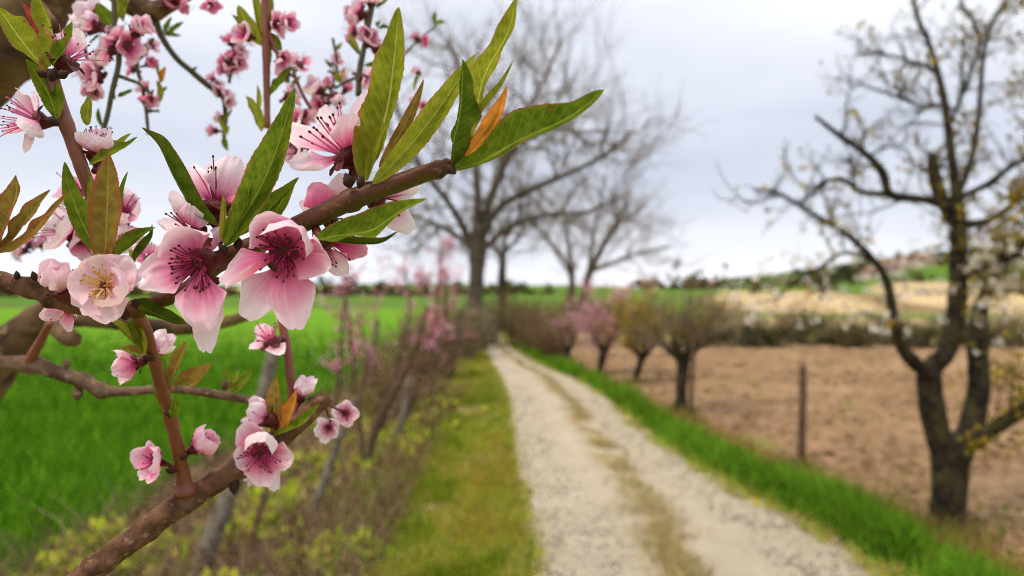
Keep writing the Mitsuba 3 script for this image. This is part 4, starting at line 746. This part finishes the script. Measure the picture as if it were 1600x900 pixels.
# ---- lower branch with the red shoot
t = thing('peach_branch', 'brown lower branch rising from the bottom edge with a red upright shoot', 'branch')
L = lambda *a, **k: leaf(t, *a, **k)
stem(t, [(60, 960, 19, .30), (130, 900, 18.5, .31), (215, 838, 18, .318), (290, 782, 18.5, .325), (370, 733, 17.5, .333), (440, 682, 15.5, .342), (488, 640, 14.5, .350), (510, 620, 13, .354)], 'branch_bark', 20, 12, .26, 190, 11, knots=((1.2, .12), (3, .2), (4.1, .15), (5, .12)))
stem(t, [(291, 772, 13, .322), (284, 730, 10, .320), (268, 660, 9.5, .312), (248, 590, 9, .302), (228, 520, 9.5, .290), (214, 488, 10, .275)], 'red_shoot', 14, 9, .08, 220, 12, knots=((.1, .35), (2, .14), (4, .12)), name='shoot')
for c, a, s in [((272, 648, .306), (-.6, .3, .4), 8), ((284, 715, .312), (.6, .3, .4), 8), ((366, 752, .33), (.1, -.9, .3), 11), ((428, 660, .336), (.0, .6, .5), 10), ((238, 560, .294), (-.5, .2, .5), 8), ((272, 736, .316), (-.7, .2, .4), 7)]: bud(t, c, a, s)
flower(t, (244, 722, .314), (-.55, .25, .75), 42, 'petal_pink', 60, ns=12, sl=.5, seed=51, stem=(282, 736, .318), rot=.3)
flower(t, (305, 700, .322), (.75, .45, .1), 46, 'petal_pink', 34, ns=8, seed=53, stem=(286, 728, .319), npet=4)
flower(t, (408, 706, .328), (.12, -.20, .95), 62, petals=[dict(x=378, y=660, w=50, dd=-.002, cup=.4, n=(.3, -.4, .9)), dict(x=412, y=668, w=46, dd=-.014, cup=.3, curl=1.4, m='petal_white', n=(0, -.6, .7)), dict(x=366, y=722, w=52, dd=.0, cup=.2, n=(.3, .1, 1)), dict(x=414, y=762, w=56, dd=-.002, cup=.15, bow=.0, n=(0, .25, 1)), dict(x=458, y=722, w=52, dd=.002, cup=.3, n=(-.3, .1, 1)), dict(x=384, y=756, w=44, dd=.010, cup=.2, n=(0, 0, 1), m='petal_white'), dict(x=432, y=768, w=34, dd=.012, m='petal_white', n=(0, 0, 1))], ns=24, sl=.48, sp=48, cal=1.3, seed=55, stem=(432, 674, .338))
flower(t, (418, 654, .334), (-.75, .55, .2), 44, 'petal_white', 40, ns=10, sl=.6, cal=1.5, seed=57, stem=(432, 672, .338), npet=3)
flower(t, (470, 620, .352), (.35, .85, .2), 36, 'petal_white', 30, ns=6, cal=1.2, seed=59, stem=(460, 648, .346), npet=4)
flower(t, (216, 566, .300), (-.85, -.35, .3), 46, 'petal_pink', 42, ns=0, seed=61, stem=(234, 550, .296), npet=3, cal=1.0)
flower(t, (240, 548, .306), (.55, .65, .0), 38, 'petal_white', 40, ns=0, seed=63, stem=(234, 560, .298), npet=4, cal=1.0)
L((430, 676, .336), (432, 586, .334), 24, 'leaf_bronze', -3, (.2, .1, 1), 22, 0)
L((436, 676, .336), (462, 610, .334), 22, 'leaf_orange', 3, (-.2, .1, 1), 25, 0)
L((426, 680, .332), (500, 630, .330), 22, 'leaf_green', 4, (-.1, .8, .5), 25, 0)
L((218, 540, .286), (172, 500, .282), 18, 'leaf_lime', 3, (.3, .5, .8), 30, 0)
L((222, 548, .284), (196, 494, .280), 15, 'leaf_green', 2, (.3, .3, .9), 30, 0)
L((226, 552, .284), (212, 496, .282), 18, 'leaf_lime', 1, (.1, .2, 1), 30, 0)
L((222, 556, .285), (188, 544, .280), 14, 'leaf_bronze', 2, (.2, .7, .6), 30, 0)
L((262, 614, .312), (254, 548, .316), 16, 'leaf_green', -2, (.2, .1, 1), 30, 0)
L((264, 614, .312), (292, 532, .318), 22, 'leaf_bronze', -3, (-.2, .1, 1), 30, 0)
L((272, 604, .314), (324, 572, .318), 18, 'leaf_bronze', 3, (-.1, .8, .5), 30, 0)
L((264, 648, .308), (238, 600, .306), 14, 'leaf_lime', 2, (.2, .2, .9), 30, 0)
L((270, 654, .304), (274, 618, .302), 14, 'leaf_green', 1, (.2, .2, .9), 30, 0)
for (a, b, dd) in [((514, 668), (-.3, -.2, .9), 0), ((540, 646), (.15, .05, .97), .01)]:
    flower(t, (a[0], a[1], .372 + dd), b, 27, 'petal_white', 68, ns=12, sl=.4, seed=int(a[0]), stem=(506, 630, .358), fine=False)
# thin red twig behind it
t = thing('peach_shoot', 'short red twig with a side facing blossom above the lower branch', 'shoot'); L = lambda *a, **k: leaf(t, *a, **k)
stem(t, [(458, 640, 7, .356), (454, 590, 7, .356), (448, 540, 7, .358), (441, 505, 6, .360), (440, 470, 6, .362)], 'red_shoot', 10, 6, .08, 200, 14)
flower(t, (422, 532, .352), (-.35, .75, .4), 44, 'petal_white', petals=[dict(x=388, y=542, w=34, dd=0, n=(.2, .8, .5)), dict(x=440, y=555, w=32, dd=-.01, n=(0, .8, .5)), dict(x=404, y=506, w=30, dd=.01, m='petal_pink', n=(.3, .3, .8))], ns=22, sl=.62, sp=50, cal=1.5, seed=71, stem=(446, 530, .357), stam=('filament_pink', 'anther_dark'))

# ---- dead looking brown branch, mossy limb and the dark limbs behind
t = thing('peach_branch', 'knobbly brown branch coming in from the left edge below the mossy limb', 'branch'); L = lambda *a, **k: leaf(t, *a, **k)
stem(t, [(-60, 556, 13, .40), (0, 566, 12, .40), (50, 570, 13, .40), (90, 582, 11, .40), (128, 594, 11, .40), (158, 610, 11, .40), (200, 612, 7, .40), (250, 608, 6.5, .40), (300, 610, 6.5, .40), (350, 618, 6.5, .40), (408, 628, 6, .40)], 'dead_bark', 14, 8, .25, 150, 17, knots=((2, .15), (4, .2), (5, .35), (7, .2), (9, .15)))
stem(t, [(45, 566, 8, .398), (62, 535, 7, .394), (78, 505, 5, .388)], 'red_shoot', 10, 6, .1, 200, 18, name='spur')
for c, a, s in [((122, 608, .40), (0, -1, .2), 10), ((352, 606, .395), (0, 1, .2), 8), ((104, 572, .398), (.2, 1, .2), 7)]: bud(t, c, a, s, 'dead_bark')
for b, e, w, m in [((360, 612), (350, 572), 10, 'leaf_green'), ((362, 612), (396, 574), 16, 'leaf_green'), ((356, 614), (372, 580), 12, 'leaf_lime'), ((292, 606), (330, 566), 18, 'leaf_bronze'), ((286, 606), (300, 578), 12, 'leaf_green')]: L((*b, .40), (*e, .405), w, m, 2, (.1, .3, .9), 28, 0)
t = thing('tree_limb', 'thick mossy limb slanting in at the left edge over the wheat', 'limb')
stem(t, [(-90, 690, 44, .60), (-40, 610, 40, .60), (0, 556, 36, .60), (44, 512, 27, .60), (80, 484, 19, .60), (110, 462, 15, .60), (150, 440, 12, .61)], 'limb_bark', 16, 8, .25, 40, 21)
stem(t, [(70, 500, 16, .60), (130, 498, 14, .60), (200, 506, 13, .60), (280, 512, 12, .61), (330, 508, 10, .62), (400, 490, 8, .63)], 'limb_bark', 14, 8, .22, 40, 22, name='side_limb')
stem(t, [(80, 505, 14, .595), (98, 520, 14, .59), (110, 528, 15, .585), (119, 531, 12, .583)], 'limb_bark', 14, 8, .2, 60, 23, name='cut_stub')
t = thing('tree_limb', 'thick dark limb filling the top left corner', 'limb')
stem(t, [(-120, 190, 70, .46), (-50, 120, 66, .46), (10, 60, 62, .46), (60, -10, 56, .46), (120, -90, 52, .46)], 'limb_bark', 18, 9, .22, 45, 25)
stem(t, [(62, 10, 10, .44), (74, 26, 9, .43), (84, 36, 7, .425)], 'limb_bark', 10, 6, .2, 90, 26, name='cut_stub')
t = thing('tree_limb', 'dark bent limb at the top edge with a thin hanging twig', 'limb')
stem(t, [(150, -60, 20, .48), (188, -10, 20, .48), (212, 8, 19, .48), (236, 18, 17, .48), (262, 8, 13, .48), (300, -14, 10, .48), (340, -50, 9, .48)], 'limb_bark', 16, 8, .18, 70, 27)
stem(t, [(240, 24, 7, .48), (252, 56, 5, .485), (275, 90, 4.6, .49), (300, 112, 4.6, .495), (325, 134, 4.4, .50), (348, 152, 4, .505), (352, 180, 3.6, .51), (350, 215, 3.2, .51)], 'green_stem', 10, 7, .15, 200, 28, name='twig')
L = lambda *a, **k: leaf(t, *a, **k)
for b, e, w, m in [((256, 52), (268, 26), 10, 'leaf_green'), ((258, 52), (288, 34), 10, 'leaf_green'), ((256, 54), (284, 56), 8, 'leaf_green'), ((300, 112), (308, 104), 6, 'leaf_dark'), ((351, 190), (362, 170), 7, 'leaf_green'), ((350, 212), (358, 196), 9, 'leaf_lime'), ((351, 205), (340, 180), 8, 'leaf_lime'), ((350, 214), (356, 236), 10, 'leaf_green')]: L((*b, .49), (*e, .49), w, m, 1, (.1, .3, .9), 28, 0)
def small(t, rows, dep, pm='petal_deep', r=17, ops=(38, 82)):
    for q, (px, py, ax, ay) in enumerate(rows):
        rg = np.random.default_rng(int(px * 3 + py)); az = rg.uniform(-.1, .7); a = unit([ax, ay, az])
        flower(t, (px, py, dep), a, r * rg.uniform(.85, 1.2), [pm, 'petal_pink', 'petal_white'][min(2, int(rg.uniform() * 2.7))], rg.uniform(*ops), ns=9, sl=.8, cal=1.7, seed=int(px + py * 2), stem=(px - a[0] * r * .9, py + a[1] * r * .9, dep), fine=False, npet=int(rg.integers(4, 6)))
small(t, [(332, 124, -.6, .4), (342, 138, .3, .6), (350, 148, .7, .2), (356, 156, .6, -.3), (340, 142, -.7, -.1), (345, 184, -.8, .2), (336, 204, -.9, .1)], .5, 'petal_pink', 14)
small(t, [(282, 4, .5, -.2), (268, 0, -.2, .6), (330, 4, .2, -.8), (262, 4, .5, .3)], .47, 'petal_deep', 22)

def bgshoot(label, pts, m, flowers, leaves, dep, r=17, pm='petal_deep', side=()):
    t = thing('peach_shoot', label, 'shoot')
    stem(t, pts, m, 9, 6, .12, 200, int(pts[0][0]))
    for s in side: stem(t, s, m, 8, 5, .12, 200, int(s[0][0]), name='twig')
    small(t, flowers, dep, pm, r)
    for b, e, w, lm in leaves: leaf(t, (*b, dep), (*e, dep + .006), w, lm, random.uniform(-3, 3), (random.uniform(-.5, .5), .3, .8), 28, 0)
bgshoot('dark twig with a cluster of blossoms near the upper left corner', [(158, 214, 3.6, .40), (168, 180, 3.8, .40), (176, 140, 4, .40), (186, 95, 4.4, .40), (180, 50, 4, .40), (178, 10, 3.6, .40), (178, -30, 3.4, .40)], 'green_stem',
        [(212, 50, .6, .5), (186, 62, -.2, .9), (200, 72, .5, -.1), (222, 44, .8, .3), (150, 118, -.4, -.1), (150, 40, -.6, .4), (172, 78, -.7, .2)],
        [((180, 44), (150, 6), 24, 'leaf_green'), ((182, 36), (180, -20), 14, 'leaf_lime'), ((192, 34), (196, -12), 10, 'leaf_lime'), ((188, 30), (208, -14), 8, 'leaf_lime'), ((184, 152), (207, 140), 10, 'leaf_green'), ((180, 156), (186, 132), 8, 'leaf_lime'), ((160, 200), (154, 168), 7, 'leaf_dark'), ((165, 205), (176, 200), 8, 'leaf_green')], .40, 27, 'petal_pink', side=[[(184, 118, 3.5, .40), (200, 124, 3, .41), (216, 130, 2.6, .42), (230, 142, 2.2, .44)]])
bgshoot('blurred twig of small blossoms behind the upper left shoot', [(232, 210, 2.6, .46), (228, 170, 2.8, .46), (222, 135, 3, .46), (214, 100, 3.2, .46), (225, 75, 3, .46), (240, 60, 2.6, .46)], 'green_stem',
        [(226, 138, -.5, .5), (236, 156, .4, -.3), (206, 108, -.7, .2), (232, 100, .6, .2), (222, 82, .2, .6), (238, 72, .7, .4), (232, 152, -.3, -.5), (165, 84, -.5, .4)],
        [((250, 160), (244, 126), 9, 'leaf_lime'), ((250, 130), (258, 104), 10, 'leaf_orange'), ((232, 178), (250, 176), 12, 'leaf_green'), ((246, 150), (262, 136), 14, 'leaf_lime'), ((252, 126), (248, 92), 6, 'leaf_lime')], .46, 17)
bgshoot('upright reddish stem with green leaves at the top, left of the centre', [(418, 200, 5, .40), (417, 140, 5.5, .40), (416, 70, 6.5, .40), (415, 0, 7, .40), (414, -40, 7, .40)], 'red_shoot',
        [(448, 36, .7, -.2), (430, 38, .7, .1), (440, 92, .4, -.5), (386, 56, -.4, .1)],
        [((410, 72), (372, 8), 24, 'leaf_lime'), ((412, 66), (394, -30), 14, 'leaf_lime'), ((420, 60), (424, -20), 14, 'leaf_lime'), ((410, 70), (362, 22), 12, 'leaf_green'), ((422, 150), (464, 104), 16, 'leaf_green'), ((408, 206), (384, 150), 18, 'leaf_lime'), ((404, 176), (402, 132), 8, 'leaf_lime'), ((420, 52), (440, 80), 18, 'leaf_green'), ((420, 160), (424, 70), 10, 'leaf_lime'), ((424, 44), (425, 78), 12, 'leaf_dark')], .40, 24, 'petal_pink', side=[[(418, 46, 4, .40), (432, 80, 3.5, .40), (440, 96, 3, .40)], [(486, 170, 3, .42), (474, 150, 3, .42), (462, 122, 3, .42), (458, 108, 2.5, .42)]])
bgshoot('dense cluster of deep pink buds on a fine twig, upper left of centre', [(358, 130, 2.6, .52), (362, 105, 3, .52), (366, 80, 3, .52), (372, 50, 2.6, .52)], 'green_stem',
        [(360, 66, -.3, .6), (368, 84, .5, .2), (352, 96, -.7, .2), (372, 98, .7, -.2), (366, 108, .2, -.6), (356, 106, -.6, -.2), (376, 80, .7, .3), (362, 90, -.2, .3), (386, 58, .5, .1), (348, 110, -.6, 0)],
        [((374, 62), (368, 40), 8, 'leaf_lime'), ((362, 112), (356, 88), 9, 'leaf_bronze'), ((372, 70), (378, 50), 8, 'leaf_lime')], .52, 16)
bgshoot('dark twig strung with pink blossoms at the top centre', [(560, 150, 5, .46), (562, 110, 5, .46), (570, 70, 4.4, .46), (578, 30, 4, .46), (588, -20, 4, .46)], 'green_stem',
        [(562, 20, -.7, .3), (576, 52, -.1, -.2), (590, 78, .5, -.3), (558, 28, -.6, -.1), (580, 4, .1, .7), (570, 122, .5, -.2), (524, 150, .4, -.5), (496, 140, -.5, .3), (500, 164, -.5, -.2), (466, 186, -.3, .3), (468, 100, .2, .3), (578, 66, .3, .3)],
        [((588, 14), (606, -8), 10, 'leaf_green'), ((562, 86), (540, 62), 9, 'leaf_green'), ((562, 82), (546, 50), 9, 'leaf_lime'), ((590, 44), (592, 32), 9, 'leaf_green'), ((592, 46), (610, 46), 10, 'leaf_dark'), ((570, 102), (596, 96), 10, 'leaf_green'), ((532, 130), (526, 106), 9, 'leaf_green'), ((532, 130), (540, 104), 9, 'leaf_lime'), ((506, 148), (514, 126), 7, 'leaf_green'), ((572, 44), (574, 14), 8, 'leaf_green')], .46, 23, 'petal_pink', side=[[(560, 120, 2.6, .46), (540, 128, 2.4, .47), (524, 138, 2.2, .48)], [(520, 146, 2, .48), (506, 150, 2, .49), (488, 160, 2, .5)]])
bgshoot('thin bare twig with two tiny buds right of the tall leaf', [(600, 120, 2.2, .5), (626, 92, 2, .5), (652, 64, 1.8, .5), (682, 40, 1.6, .5)], 'green_stem', [(650, 60, -.2, .5), (660, 64, .6, -.2), (652, 112, -.4, .3), (650, 160, -.2, .2), (662, 166, .4, .1)],
        [((680, 40), (680, 18), 7, 'leaf_green'), ((680, 40), (698, 38), 8, 'leaf_lime'), ((648, 142), (660, 110), 7, 'leaf_lime')], .5, 12)
bgshoot('blurred twig of blossoms left of the pale open flower', [(20, 392, 2.4, .5), (60, 384, 2.6, .5), (100, 372, 3, .48), (140, 356, 3, .46), (190, 350, 3, .44)], 'green_stem',
        [(36, 392, -.6, .1), (62, 384, -.2, .4), (74, 376, .3, .5), (46, 380, -.3, .5), (28, 398, -.5, -.4), (112, 292, .3, .4), (108, 316, -.5, .2)],
        [((60, 366), (48, 358), 6, 'leaf_green'), ((42, 384), (38, 368), 7, 'leaf_green')], .5, 15, 'petal_pink')
bgshoot('pair of blossoms behind the bronze leaf group', [(200, 420, 3, .32), (160, 400, 3.2, .32), (130, 370, 3, .32), (120, 330, 2.6, .32)], 'green_stem', [(112, 362, -.5, .3), (190, 335, .3, .4), (128, 372, .5, -.3), (186, 352, .2, -.5), (128, 300, -.2, .5)], [((138, 345), (110, 330), 10, 'leaf_green'), ((120, 348), (118, 330), 10, 'leaf_green')], .33, 44, 'petal_white')
bgshoot('half hidden blossom between the leaves right of the pale flower', [(232, 440, 3, .30), (230, 420, 3, .30), (228, 400, 3, .30)], 'green_stem', [(234, 405, .3, .7), (462, 215, -.3, .3), (466, 240, -.5, .1)], [((210, 412), (206, 388), 12, 'leaf_lime'), ((440, 250), (452, 226), 10, 'leaf_green')], .31, 30, 'petal_pink')

bgshoot('hanging twig of pale and pink blossoms below the corner limb', [(128, 60, 3, .42), (136, 90, 3, .42), (142, 120, 3, .42), (150, 150, 2.4, .42)], 'green_stem', [(140, 112, -.2, -.3), (146, 132, .1, -.8), (152, 100, .5, .5), (150, 34, -.5, .4), (138, 44, -.8, .1)], [((142, 70), (160, 52), 8, 'leaf_green')], .42, 34, 'petal_white')
bgshoot('blurred upright twig with pink buds left of the centre flowers', [(470, 215, 2.6, .47), (462, 180, 2.6, .47), (452, 140, 2.8, .47), (448, 90, 2.6, .47)], 'green_stem', [(462, 184, -.4, .4), (452, 150, .5, .3), (470, 205, .4, -.2), (446, 112, -.5, .3), (478, 178, .7, .1), (456, 96, .3, .6)], [((450, 140), (470, 118), 9, 'leaf_green'), ((450, 130), (436, 108), 8, 'leaf_lime'), ((464, 190), (444, 172), 8, 'leaf_lime')], .47, 20, 'petal_deep')
bgshoot('blurred twig with pink buds above the white pink blossom', [(520, 60, 2.4, .54), (526, 100, 2.6, .54), (518, 140, 2.4, .54), (510, 170, 2.2, .54)], 'green_stem', [(524, 96, .5, .2), (516, 130, -.5, .3), (528, 116, .6, -.2), (508, 160, -.6, 0), (540, 140, .3, .4), (545, 20, .3, .5), (552, 50, -.5, .1)], [((522, 110), (508, 92), 7, 'leaf_green'), ((524, 84), (536, 66), 7, 'leaf_lime')], .54, 18, 'petal_deep')
